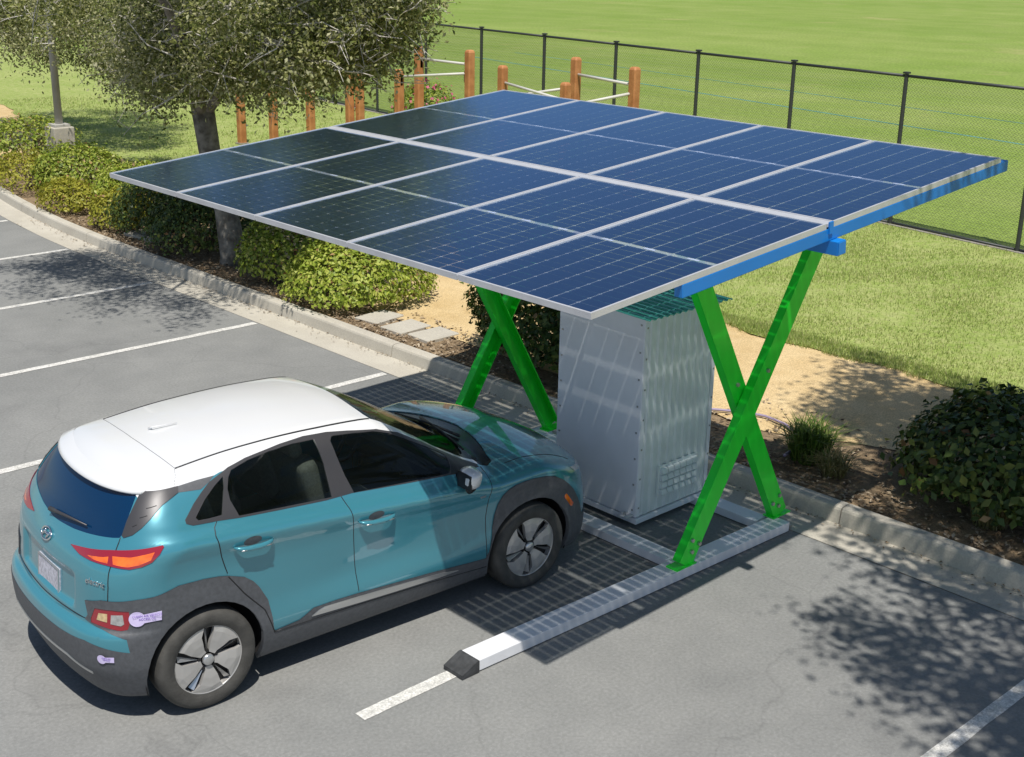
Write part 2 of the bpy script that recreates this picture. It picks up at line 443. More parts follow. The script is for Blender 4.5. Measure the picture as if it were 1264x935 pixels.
# base: long side beams, cross beams, rubber wedges
def beam_box(x0, y0, x1, y1, wd, ht, z0=.0):
    a = Vector((x0, y0, z0+ht/2)); b = Vector((x1, y1, z0+ht/2)); bm = NB(); channel(bm, a, b, wd, ht, (0,0,1)); return bm
SB = (-3.40, -3.665, -.04, -3.745)     # near side beam axis
cp('base_beam', beam_box(*SB, .175, .078, .010), MAT['white_steel'])
cp('base_beam', beam_box(-3.40, -.94, -.04, -.99, .175, .078, .010), MAT['white_steel'])
for (bx, by) in ((-3.40, -3.665), (-3.40, -.94)):
    bm = NB(); h = .086
    pp = [(-.15, .0), (0, .0), (0, h), (-.02, h), (-.15, .03)]
    prism(bm, pp, -.094, .094, lambda u, v, w_: Vector((bx+u-.002, by+w_, v+.005)))
    cp('rubber_wedge', bm, MAT['black_rubber'])
for x in (-1.24, -.14):
    cp('base_cross_beam', beam_box(x, -3.62, x, -1.05, .16, .068, .010), MAT['white_steel'])
for x in (-2.35,):
    pass
for (bx, by) in ((-.025, -3.746), (-.025, -.99)):
    bm = NB(); box(bm, (bx, by, .05), (.02, .15, .06)); box(bm, (bx+.02, by-.06, .03), (.03, .03, .03)); cp('beam_end_plate', bm, MAT['bolt'])
# crossed legs: open channel sections
def leg(name, foot, top, yc, flange):
    """steel channel in the plane y=yc, web facing the outside"""
    f = Vector((foot[0], yc, foot[1])); t = Vector((top[0], yc, top[1])); d = (t-f).normalized()
    side = Vector((d.z, 0, -d.x)); L = (t-f).length; W = .162; T = .065; th = .012; fl = flange
    bm = NB()
    mtx = Matrix((d, side, Vector((0, 1, 0)))).transposed().to_4x4(); mtx.translation = (f+t)/2
    box(bm, (0, 0, -fl*T/2), (L, W, th), mtx)                           # web (outer face)
    for s_ in (-1, 1): box(bm, (0, s_*(W/2-th/2), .003*fl), (L, th, T), mtx)
    # bolts on the foot plate and at the crossing
    o = cp(name, bm, MAT['green'])
    for (q, r_) in ((-.44, -.05), (-.44, .05), (-.465, 0), (.0, 0)):
        b2 = NB(); c_ = (f+t)/2 + d*(q*L) + side*r_ + Vector((0, -fl*(T/2+.012), 0))
        lathe(b2, [(.0001, -.012), (.016, -.012), (.018, 0), (.016, .012), (.0001, .012)], 8, 'y', c_)
        cp('bolt', b2, MAT['bolt'], o)
    # foot bracket: plate with holes lying on the beam
    b3 = NB(); box(b3, (foot[0], yc, .088+.006), (.23, .11, .012))
    cp('foot_bracket', b3, MAT['green'], o)
    return o
for yc, sg in ((-3.70, 1), (-.965, -1)):
    leg('crossed_leg', (-1.32, .10), (.39, 2.86), yc-.042*sg, sg)       # outer leg
    leg('crossed_leg', (.02, .10), (-1.47, 2.70), yc+.042*sg, sg)      # inner leg

# ------------------------------------------------------------------ equipment cabinet
MAT['cab'] = mat('cabinet sheet metal', (.86,.88,.92), .45, metal=0, coat=.1, var=.04, scale=3)
MAT['cab_side'] = mat('galvanised corrugated metal', (.80,.86,.85), .40, metal=0, var=.06, scale=5)
MAT['teal_roof'] = mat('teal corrugated roof', (.09,.50,.42), .4, var=.08, scale=6)
cab = empty('equipment_cabinet', (-.5, -2.45, 0)); tag(cab, 'tall pale metal cabinet with corrugated sides and louvre vent under the solar canopy', 'cabinet')
def cb(name, bm, m, parent=None, smooth=False):
    fix_normals(bm); bmesh.ops.transform(bm, matrix=Matrix.Translation((.5, 2.45, 0)), verts=bm.verts); return obj(name, bm, m, parent or cab, smooth)
X0, X1, Y0, Y1, Z0, Z1 = -.95, -.05, -2.95, -2.03, .10, 1.80
bm = NB(); box(bm, ((X0+X1)/2+.012, (Y0+Y1)/2, (Z0+Z1)/2), (X1-X0-.03, Y1-Y0-.05, Z1-Z0-.01)); cb('inner_body', bm, MAT['concrete_dark'])
bm = NB(); box(bm, (X0-.003, (Y0+Y1)/2, (Z0+Z1)/2), (.02, Y1-Y0+.01, Z1-Z0), None, .004); fp = cb('front_panel', bm, MAT['cab'])
for z in np.linspace(Z0+.06, Z1-.06, 8):
    for y in (Y0+.03, Y1-.03):
        b2 = NB(); box(b2, (X0-.015, y, z), (.006, .014, .014)); cb('screw', b2, MAT['bolt'], fp)
def corr(y, sgn):
    bm = NB(); nrib = 9; prev = None; xs = []
    for i in range(nrib):
        a = X0+.07+(X1-X0-.14)*i/(nrib-1)
        xs += [(a-.022, 0), (a-.012, .018), (a+.012, .018), (a+.022, 0)]
    xs = [(X0+.0085, 0)] + xs + [(X1, 0)]
    for x, d in xs:
        row = [bm.verts.new((x, y+sgn*d, z)) for z in (Z0, Z0+.02, Z1-.02, Z1)]
        row[0].co.y = row[0].co.y - sgn*d*.9; row[3].co.y -= sgn*d*.9
        if prev:
            for k in range(3): bm.faces.new((prev[k], row[k], row[k+1], prev[k+1]))
        prev = row
    return bm
sp = cb('corrugated_side', corr(Y0, -1), MAT['cab_side'])
cb('corrugated_side', corr(Y1, 1), MAT['cab_side'])
bm = NB(); box(bm, (X1+.004, (Y0+Y1)/2, (Z0+Z1)/2), (.012, Y1-Y0+.01, Z1-Z0)); cb('rear_panel', bm, MAT['cab'])
for x in (X0+.012, X1-.012):
    bm = NB(); box(bm, (x, Y0-.006, (Z0+Z1)/2), (.042, .006, Z1-Z0-.004)); tr_ = cb('corner_trim', bm, MAT['cab'])
    for z in np.linspace(Z0+.08, Z1-.08, 7):
        b2 = NB(); box(b2, (x+.004, Y0-.011, z), (.013, .006, .013)); cb('screw', b2, MAT['bolt'], tr_)
bm = NB(); box(bm, (-.47, Y0-.019, .36), (.50, .008, .27)); vent = cb('louvre_vent', bm, MAT['cab_side'])
for i in range(4):
    for j in range(6):
        bm = NB(); x = -.47+(j-2.5)*.078; z = .36+(i-1.5)*.062
        prism(bm, [(-.0225,-.022),(.012,-.022),(.0,.018),(-.0225,.022)], -.033, .033, lambda u, v, h: Vector((x+h, Y0-.0235-.022-u*1.0-.0225+.022, z+v)))
        cb('louvre', bm, MAT['cab_side'], vent)
bm = NB(); box(bm, ((X0+X1)/2, (Y0+Y1)/2, Z0-.03), (X1-X0+.05, Y1-Y0+.05, .045), None, .004); cb('base_flange', bm, MAT['cab'])
for (x, y) in ((X0-.05, Y0+.06), (X0-.05, Y1-.06)):
    bm = NB(); box(bm, (x, y, .118), (.12, .10, .012)); fb_ = cb('foot_plate', bm, MAT['alu'])
    b2 = NB(); lathe(b2, [(.0001,.124),(.014,.124),(.014,.14),(.0001,.14)], 6, 'z', (x-.02, y, 0)); cb('bolt', b2, MAT['bolt'], fb_)
bm = NB(); nn = 14; prev = None
for i in range(nn*4+1):
    x = X0-.06+(X1-X0+.14)*i/(nn*4); d = .012*(1 if (i % 4) in (1, 2) else 0)
    row = [bm.verts.new((x, y, z+d)) for y, z in ((Y0-.09, Z1+.012), (Y1+.06, Z1+.04))]
    row += [bm.verts.new((x, y, z+d-.008)) for y, z in ((Y1+.06, Z1+.04), (Y0-.09, Z1+.012))]
    if prev:
        for k in range(4): bm.faces.new((prev[k], row[k], row[(k+1) % 4], prev[(k+1) % 4]))
    else: bm.faces.new(row)
    prev = row
bm.faces.new(list(reversed(prev))); cb('corrugated_roof', bm, MAT['teal_roof'])

# ------------------------------------------------------------------ the car: body as an implicit surface (x forward from the rear axle, y left, z up)
def pch(xs,ys):
    # monotone-ish cubic (catmull-rom hermite, finite diff)
    xs=np.array(xs,float);ys=np.array(ys,float)
    d=np.diff(ys)/np.diff(xs);m=np.zeros_like(ys);m[0]=d[0];m[-1]=d[-1]
    h=np.diff(xs)
    for i in range(1,len(xs)-1):
        if d[i-1]*d[i]<=0: m[i]=0
        else:
            w1=2*h[i]+h[i-1];w2=h[i]+2*h[i-1];m[i]=(w1+w2)/(w1/d[i-1]+w2/d[i])
    def f(x):
        x=np.clip(np.asarray(x,float),xs[0],xs[-1]);i=np.clip(np.searchsorted(xs,x)-1,0,len(xs)-2)
        t=(x-xs[i])/h[i];t2=t*t;t3=t2*t
        return (2*t3-3*t2+1)*ys[i]+(t3-2*t2+t)*h[i]*m[i]+(-2*t3+3*t2)*ys[i+1]+(t3-t2)*h[i]*m[i+1]
    return f
T0=pch([-.60,-.48,-.3,0,.5,.9,1.25,1.42,1.55,1.8,2.1,2.3,2.42,2.7,3.0,3.2,3.33,3.42],
       [1.395,1.425,1.472,1.525,1.572,1.585,1.572,1.550,1.50,1.37,1.195,1.09,1.055,1.035,.99,.935,.87,.79])
B0=pch([.15,.3,.42,.55,.62,.66,.75,.92,1.0,1.06,1.2,1.38,1.6],
       [-.60,-.67,-.715,-.723,-.713,-.667,-.655,-.64,-.62,-.588,-.49,-.37,-.25])
F0=pch([.15,.3,.5,.65,.78,.86,1.0],[3.40,3.44,3.45,3.43,3.39,3.32,3.1])
W0=pch([.15,.25,.33,.45,.6,.72,.80,.90,.955,1.0,1.03,1.065,1.10,1.15,1.3,1.42,1.50,1.58,1.66],
       [.80,.838,.860,.876,.868,.867,.870,.882,.896,.9035,.8925,.868,.846,.822,.738,.675,.625,.56,.46])
def sstep(x,a,b):
    t=np.clip((x-a)/(b-a),0,1);return t*t*(3-2*t)
def SW(x,z):
    rise=np.clip((1.3-x)*.09,-.085,.125)
    hi=np.clip((z-.50)/.4,0,1)*np.clip((1.62-z)/.45,0,1)
    w=W0(z-rise*hi)
    gh=np.clip((z-1.10)/.3,0,1)
    w=w-gh*np.clip((0.4-x)/.9,0,1)**1.5*.06
    w=w-np.clip((x-2.9)/.5,0,1)**2*.04-np.clip((-.25-x)/.5,0,1)**2*.03
    for cx in (0.0,2.6):
        w=w+.014*np.exp(-((x-cx)/.38)**2)*np.exp(-((z-.72)/.16)**2)
    w=w-.016*np.exp(-((x-1.25)/.55)**2)*np.exp(-((z-.62)/.13)**2)
    return w
def smax(a,b,k):
    h=np.maximum(k-np.abs(a-b),0);return np.maximum(a,b)+h*h/(4*k)
def gcar(x,y,z):
    ay=np.abs(y)
    fs=(ay-SW(x,z))
    front=np.clip((x-1.3)/.6,0,1)
    hood=np.clip((x-2.3)/.3,0,1)
    xx=x+front*(.20*ay**2)*(1-.3*hood)
    crown=(.05+.0*x)*(ay/.6)**2*(1-hood)+hood*(.035*(ay/.7)**2)
    ft=(z-(T0(xx)-crown))*.9
    fr=(B0(z)+.105*(ay/.8)**2+.115*np.clip((ay-.45)/.4,0,1.3)**2.5-x)
    fr=fr+.028*sstep(ay,.43,.37)*sstep(z,.695,.73)*sstep(z,.945,.90)
    ff=(x-(F0(z)-.13*(ay/.8)**2-.12*np.clip((ay-.4)/.4,0,1.3)**2.5))
    fb=.17-z
    a=smax(fs,ft,.10)
    a=smax(a,fr,.16)
    a=smax(a,ff,.16)
    return smax(a,fb,.06)

CARX, CARY, CARYAW = -4.86363, -2.06834, -.06511
MAT['paint'] = mat('teal metallic paint', (.055,.262,.335), .28, metal=.25, coat=1.0)
MAT['roof_white'] = mat('white gloss paint', (.72,.73,.74), .30, coat=.8)
MAT['clad'] = mat('dark grey textured plastic', (.085,.09,.10), .55, var=.12, scale=40, bump=.15, bscale=300)
MAT['trim'] = mat('grey satin window trim', (.062,.061,.066), .40, metal=.3)
MAT['silver'] = mat('satin silver trim', (.60,.61,.62), .28, metal=.8)
MAT['chrome'] = mat('chrome', (.8,.8,.82), .08, metal=1)
MAT['blackplastic'] = mat('black plastic', (.018,.018,.02), .45)
MAT['cowl'] = mat('black cowl plastic', (.006,.007,.010), .25)
MAT['liner'] = mat('wheel well liner', (.012,.012,.013), .9)
MAT['seat'] = mat('light grey seat fabric', (.22,.21,.19), .8, var=.15, scale=60)
MAT['dash'] = mat('dark cabin plastic', (.03,.03,.032), .7)
MAT['lens_red'] = mat('dark red lamp lens', (.30,.008,.02), .12, coat=1)
MAT['lens_amber'] = mat('amber lamp lens', (.85,.14,.01), .12, coat=1, var=.35, scale=14)
MAT['lens_clear'] = mat('clear lamp lens', (.50,.50,.50), .12, metal=.4, coat=1, var=.2, scale=40)
MAT['lens_yellow'] = mat('pale amber lamp lens', (.62,.46,.24), .15, coat=1, var=.2, scale=40)
MAT['tyre'] = mat('tyre rubber', (.062,.060,.055), .8, var=.2, scale=12, bump=.3, bscale=80)
MAT['rim'] = mat('grey alloy', (.50,.49,.475), .32, metal=.4, var=.05, scale=8)
MAT['rim_dark'] = mat('dark wheel well metal', (.02,.02,.021), .5, metal=.3)
MAT['sticker'] = mat('pale purple sticker', (.66,.58,.86), .5)
MAT['sticker_ink'] = mat('purple ink', (.22,.12,.50), .5)
MAT['plate'] = mat('grey licence plate', (.50,.49,.55), .5, var=.25, scale=45)
def glass_tint(name, fac, col):
    m = bpy.data.materials.new(name); m.use_nodes = True; n = m.node_tree.nodes; l = m.node_tree.links
    p = n['Principled BSDF']; p.inputs['Base Color'].default_value = (*col, 1); p.inputs['Roughness'].default_value = .03; p.inputs['Specular IOR Level'].default_value = .6
    t = n.new('ShaderNodeBsdfTransparent'); t.inputs[0].default_value = (.75,.85,.82,1); mx = n.new('ShaderNodeMixShader'); mx.inputs[0].default_value = fac
    l.new(p.outputs[0], mx.inputs[1]); l.new(t.outputs[0], mx.inputs[2]); l.new(mx.outputs[0], n['Material Output'].inputs[0]); return m
MAT['glass_side'] = glass_tint('tinted side glass', .58, (.004,.006,.006))
MAT['glass_front'] = glass_tint('windscreen glass', .6, (.004,.006,.007))
MAT['glass_rear'] = glass_tint('privacy rear glass', .06, (.002,.028,.085))  # blue sky reflection is put into the base colour

car = empty('parked_car', (CARX, CARY, 0), CARYAW)
tag(car, 'teal blue compact hatchback crossover with white roof parked nose-in under the solar canopy', 'car')

def build_shell():
    lo = np.array([-.95,-1.05,.05]); hi = np.array([3.6,1.05,1.8]); il = np.array([-.12,-.34,.47]); ih = np.array([2.85,.34,.62])
    nx, ny, nz = 160, 66, 70
    xs = np.linspace(lo[0], hi[0], nx+1); ys_ = np.linspace(lo[1], hi[1], ny+1); zs = np.linspace(lo[2], hi[2], nz+1)
    P = []; Q = []; off = 0
    def grid(f, a, b):
        nonlocal off
        A, B = np.meshgrid(a, b, indexing='ij'); pts = f(A, B).reshape(-1, 3)
        na, nb = len(a), len(b)
        idx = np.arange(na*nb).reshape(na, nb) + off
        Q.append(np.stack([idx[:-1,:-1], idx[1:,:-1], idx[1:,1:], idx[:-1,1:]], -1).reshape(-1, 4)); P.append(pts); off += na*nb
    for yv in (lo[1], hi[1]): grid(lambda A, B: np.stack([A, 0*A+yv, B], -1), xs, zs)
    for zv in (lo[2], hi[2]): grid(lambda A, B: np.stack([A, B, 0*A+zv], -1), xs, ys_)
    for xv in (lo[0], hi[0]): grid(lambda A, B: np.stack([0*A+xv, A, B], -1), ys_, zs)
    P = np.concatenate(P); Q = np.concatenate(Q)
    O = np.clip(P, il, ih); D = P-O
    a = np.zeros(len(P)); b = np.ones(len(P))
    for _ in range(34):
        m_ = (a+b)/2; X = O + D*m_[:,None]; v = gcar(X[:,0], X[:,1], X[:,2]) < 0
        a = np.where(v, m_, a); b = np.where(v, b, m_)
    X = O + D*((a+b)/2)[:,None]
    bm = bmesh.new(); vs_ = [bm.verts.new(p) for p in X.tolist()]
    for q_ in Q.tolist():
        try: bm.faces.new([vs_[i] for i in q_])
        except ValueError: pass
    bmesh.ops.remove_doubles(bm, verts=bm.verts, dist=1e-5)
    bmesh.ops.recalc_face_normals(bm, faces=bm.faces)
    return bm
def inside(p, poly):
    x, y = p; r = False; j = len(poly)-1
    for i in range(len(poly)):
        xi, yi = poly[i]; xj, yj = poly[j]
        if (yi > y) != (yj > y) and x < (xj-xi)*(y-yi)/(yj-yi)+xi: r = not r
        j = i
    return r
LAB = {}
def lab(n):
    if n not in LAB: LAB[n] = len(LAB)+1
    return LAB[n]
SH = build_shell(); SH.normal_update(); LY = SH.faces.layers.int.new('lab')
def cut(poly, name, U, V, face_dir, thr=.2, cond=None):
    """cut the outline into the shell and label the faces inside it"""
    U = Vector(U); V = Vector(V); fd = Vector(face_dir)
    us = [p[0] for p in poly]; vv = [p[1] for p in poly]; bb = (min(us), max(us), min(vv), max(vv)); e = .004
    cand = []
    for f in SH.faces:
        c0 = f.verts[0].co; a0 = c0.dot(U)
        if a0 < bb[0]-.09 or a0 > bb[1]+.09: continue
        a0 = c0.dot(V)
        if a0 < bb[2]-.09 or a0 > bb[3]+.09: continue
        if f.normal.dot(fd) < thr: continue
        if cond and not cond(f.calc_center_median()): continue
        fu = [v.co.dot(U) for v in f.verts]
        if max(fu) < bb[0]-e or min(fu) > bb[1]+e: continue
        fv = [v.co.dot(V) for v in f.verts]
        if max(fv) < bb[2]-e or min(fv) > bb[3]+e: continue
        cand.append(f)
    k = len(poly)
    for i in range(k):
        p, q_ = poly[i], poly[(i+1) % k]
        du, dv = q_[0]-p[0], q_[1]-p[1]
        if math.hypot(du, dv) < 1e-6: continue
        nn = (U*dv - V*du).normalized()
        eb = (min(p[0],q_[0])-e, max(p[0],q_[0])+e, min(p[1],q_[1])-e, max(p[1],q_[1])+e)
        hitf = []; rest = []
        for f in cand:
            fu = [v.co.dot(U) for v in f.verts]; fv = [v.co.dot(V) for v in f.verts]
            (rest if (max(fu) < eb[0] or min(fu) > eb[1] or max(fv) < eb[2] or min(fv) > eb[3]) else hitf).append(f)
        if not hitf: continue
        geom = hitf + list({e_ for f in hitf for e_ in f.edges}) + list({v for f in hitf for v in f.verts})
        r = bmesh.ops.bisect_plane(SH, geom=geom, dist=1e-6, plane_co=U*p[0]+V*p[1], plane_no=nn)
        cand = rest + [f for f in r['geom'] if isinstance(f, bmesh.types.BMFace)]
    li = lab(name)
    for f in set(cand):
        if not f.is_valid: continue
        c_ = f.calc_center_median()
        if inside((c_.dot(U), c_.dot(V)), poly): f[LY] = li; 
    for f in cand:
        if f.is_valid: f.normal_update()
XA, YA, ZA = (1,0,0), (0,1,0), (0,0,1)
def side(poly, name, thr=.15):
    cut(poly, name+'|r', XA, ZA, (0,-1,0), thr); cut(poly, name+'|l', XA, ZA, (0,1,0), thr)
def corner(poly, name, thr=.1, front=False, both=None):
    """outline given along the rear corner: u = (x+|y|)/sqrt2"""
    fx_ = 1 if not front else -1
    for sgn, sd in ((-1, 'r'), (1, 'l')):
        nm = name+'|'+sd if both is None else name
        cut(poly, nm, (.70711*fx_, .70711*sgn, 0), ZA, (-.70711*fx_, .70711*sgn, 0), thr, cond=lambda c, s_=sgn: c.y*s_ > -.002)
def top(poly, name, thr=.15, cond=None):
    cut(poly + [(x, -y) for x, y in reversed(poly)], name, XA, YA, (0,0,1), thr, cond)
def shrink(poly, k):
    cx_ = sum(p[0] for p in poly)/len(poly); cy_ = sum(p[1] for p in poly)/len(poly)
    return [(cx_+(p[0]-cx_)*k, cy_+(p[1]-cy_)*k) for p in poly]
def UC(x, y): return .70711*(x+abs(y))
# order matters: later outlines override earlier ones
TRIMTOP = [(-.058,1.265),(.027,1.331),(.10,1.378),(.166,1.416),(.313,1.462),(.445,1.485),(.705,1.508),(.884,1.516),(1.054,1.508),(1.2,1.490),(1.422,1.456),(1.59,1.396),(1.786,1.283),(1.968,1.167),(2.129,1.073),(2.259,1.008)]
TRIMBOT = [(1.884,1.072),(1.517,1.105),(1.093,1.147),(.893,1.151),(.553,1.177),(.284,1.199),(.134,1.216),(-.02,1.228),(-.058,1.245)]
side([(.105,1.19),(.093,1.147),(.125,1.0),(.161,.857),(.26,.713),(.40,.55),(.47,.36),(1.105,.36),(1.105,.383),(1.085,.7),(1.067,.939),(1.045,1.06),(1.013,1.165),(1.0,1.6),(.2,1.6)], 'rear_door')
side([(1.105,.36),(1.105,.383),(1.085,.7),(1.067,.939),(1.045,1.06),(1.013,1.165),(1.0,1.6),(2.3,1.6),(2.245,.982),(2.20,.85),(2.18,.682),(2.19,.45),(2.20,.26),(1.105,.30)], 'front_door')
top([(2.40,.0),(2.40,.735),(3.05,.735),(3.30,.60),(3.40,.30),(3.42,0)], 'hood', .3)
# tailgate and lower rear
corner([(-.9,.685),(UC(-.632,.564),.685),(UC(-.60,.66),.76),(UC(-.564,.702),.838),(UC(-.527,.680),1.038),(UC(-.469,.661),1.132),(UC(-.40,.69),1.2),(.22,1.42),(-.9,1.42)], 'tailgate', both=1)
corner([(-.9,.40),(-.09,.385),(.05,.36),(.30,.30),(.36,.14),(-.9,.14)], 'rear_bumper', both=1)
# dark cladding
side([(-.60,.565),(-.60,.80),(-.554,.834),(-.40,.856),(-.309,.862),(-.271,.868),(-.16,.892),(.008,.885),(.10,.873),(.169,.856),(.273,.816),(.33,.77),(.367,.722),(.40,.66),(.427,.609),(.45,.48),(.461,.36),(.47,.372),(.65,.388),(.72,.425),(.753,.443),(.925,.443),(1.10,.437),(1.7,.40),(2.05,.37),(2.19,.36),(2.215,.40),(2.239,.51),(2.245,.60),(2.258,.68),(2.285,.76),(2.325,.822),(2.37,.858),(2.433,.880),(2.52,.889),(2.60,.889),(2.72,.875),(2.814,.850),(2.90,.80),(2.966,.745),(3.03,.68),(3.088,.593),(3.13,.51),(3.157,.427),(3.30,.40),(3.6,.40),(3.6,.05),(-.60,.05)], 'cladding')
corner([(-.9,.565),(UC(-.723,.368),.567),(UC(-.67,.623),.579),(UC(-.483,.839),.531),(UC(-.470,.836),.60),(UC(-.457,.835),.70),(UC(-.457,.824),.852),(UC(-.592,.649),.815),(UC(-.61,.60),.74),(UC(-.632,.564),.682),(UC(-.632,.564),.683),(UC(-.60,.68),.650),(UC(-.50,.83),.620),(UC(-.30,.93),.60),(.55,.62),(.55,.05),(-.9,.05)], 'rear_cladding', both=1)
corner([(-.9,.648),(-.35,.655),(UC(-.632,.564),.681),(UC(-.60,.66),.660),(UC(-.495,.831),.618),(UC(-.483,.839),.531),(UC(-.60,.72),.562),(UC(-.67,.623),.579),(UC(-.723,.368),.565),(-.9,.565)], 'bumper_band', both=1)
corner([(-.9,.425),(-.2,.418),(UC(-.674,.563),.390),(.0,.372),(.0,.352),(UC(-.674,.563),.372),(-.2,.400),(-.9,.407)], 'bumper_trim', both=1)
# white upper body and black strip at the rear pillar
side([(-1,1.405),(-.40,1.40),(-.226,1.417),(-.03,1.427),(.10,1.437),(.21,1.44)]+TRIMTOP[4:]+[(2.29,1.03),(2.29,2),(-1,2)], 'roof_side', .12)
top([(-1,0),(-1,.85),(1.455,.85),(1.455,.0)], 'roof', .5, lambda c: c.z > 1.445 or (c.z > 1.39 and c.x < -.18))
side([(-.03,1.427),(.10,1.437),(.21,1.44),(.166,1.416),(.10,1.390),(-.037,1.399)], 'pillar_strip')
side(TRIMTOP+TRIMBOT, 'window_trim')
side([(.009,1.262),(.10,1.335),(.19,1.392),(.262,1.428),(.242,1.37),(.175,1.24),(.09,1.241),(.02,1.246)], 'quarter_window')
side([(.325,1.447),(.45,1.472),(.624,1.489),(.80,1.496),(.945,1.492),(.955,1.35),(.94,1.160),(.60,1.186),(.280,1.211),(.255,1.30),(.262,1.36),(.29,1.415)], 'rear_door_window')
side([(1.052,1.462),(1.072,1.482),(1.10,1.484),(1.25,1.470),(1.40,1.449),(1.50,1.416),(1.608,1.362),(1.803,1.254),(1.90,1.195),(1.955,1.160),(1.925,1.11),(1.895,1.083),(1.70,1.097),(1.538,1.111),(1.30,1.131),(1.108,1.147),(1.08,1.25),(1.06,1.38)], 'front_door_window')
side([(1.965,1.156),(2.129,1.066),(2.25,1.004),(1.90,1.074),(1.905,1.082),(1.935,1.11)], 'mirror_sail')
top([(1.431,0),(1.427,.15),(1.418,.32),(1.418,.48),(1.43,.545),(1.6,.580),(1.8,.597),(2.0,.607),(2.2,.612),(2.262,.618),(2.311,.45),(2.345,.2),(2.355,.0)], 'windshield')
top([(2.355,0),(2.345,.2),(2.311,.45),(2.262,.618),(2.275,.68),(2.33,.70),(2.40,.66),(2.43,.56),(2.50,.38),(2.55,.2),(2.575,0)], 'cowl')
# rear glass, side blades, lamps
corner([(-.9,1.120),(-.44,1.120),(-.351,1.124),(-.20,1.136),(-.084,1.151),(.05,1.172),(.13,1.184),(.172,1.192),(.188,1.21),(.205,1.28),(.228,1.40),(.225,1.412),(.02,1.404),(-.9,1.392)], 'rear_window', both=1)
corner([(UC(-.226,.584),1.417),(UC(-.027,.661),1.427),(UC(-.037,.687),1.399),(UC(-.155,.713),1.357),(UC(-.235,.727),1.30),(UC(-.308,.738),1.254),(UC(-.36,.72),1.217),(UC(-.403,.687),1.197),(.188,1.205),(.205,1.28)], 'pillar_blade')
TL = [(UC(-.589,.319),1.066),(UC(-.54,.50),1.095),(UC(-.477,.653),1.124),(UC(-.40,.74),1.141),(UC(-.237,.855),1.168),(UC(-.232,.862),1.160),(UC(-.26,.866),1.125),(UC(-.318,.865),1.082),(UC(-.37,.84),1.058),(UC(-.432,.804),1.043),(UC(-.517,.682),1.046),(UC(-.56,.55),1.044),(UC(-.588,.444),1.046)]
corner(TL, 'tail_light')
corner([(UC(-.555,.50),1.062),(UC(-.50,.62),1.082),(UC(-.485,.655),1.092),(UC(-.492,.66),1.056),(UC(-.54,.56),1.054)], 'tail_amber')
corner([(UC(-.47,.675),1.098),(UC(-.38,.76),1.108),(UC(-.28,.845),1.137),(UC(-.31,.85),1.095),(UC(-.37,.82),1.068),(UC(-.432,.785),1.054),(UC(-.475,.695),1.057)], 'tail_amber')
corner([(UC(-.598,.642),.776),(UC(-.53,.74),.788),(UC(-.465,.819),.786),(UC(-.46,.822),.72),(UC(-.478,.815),.668),(UC(-.51,.79),.660),(UC(-.617,.616),.676),(UC(-.622,.618),.70)], 'reverse_light')
corner(shrink([(UC(-.588,.66),.755),(UC(-.545,.722),.764),(UC(-.548,.718),.698),(UC(-.60,.645),.70)], .80), 'reverse_yellow')
corner(shrink([(UC(-.541,.728),.762),(UC(-.484,.795),.770),(UC(-.478,.80),.70),(UC(-.495,.785),.683),(UC(-.545,.722),.692)], .80), 'reverse_clear')
# front lamps and lower intake
corner([(-1.80,.80),(-1.70,.815),(-1.62,.83),(-1.56,.845),(-1.60,.80),(-1.72,.775),(-1.80,.77)], 'headlight', front=True)
corner([(-2.6,.66),(-2.18,.66),(-2.05,.60),(-2.08,.46),(-2.6,.46)], 'front_grille', front=True, both=1)
side([(2.928,.668),(2.945,.672),(3.022,.575),(3.012,.556),(2.995,.556),(2.925,.65)], 'side_marker')
side([(.735,.391),(.79,.420),(.832,.430),(1.104,.418),(1.45,.400),(1.782,.376),(1.938,.346),(1.771,.344),(1.40,.357),(1.103,.370)], 'sill_trim')
for cx_ in (0.0, 2.6):
    side([(cx_+.388*math.cos(t), .334+.388*math.sin(t)) for t in np.linspace(0, 2*math.pi, 37)[:-1]], 'hole', .3)
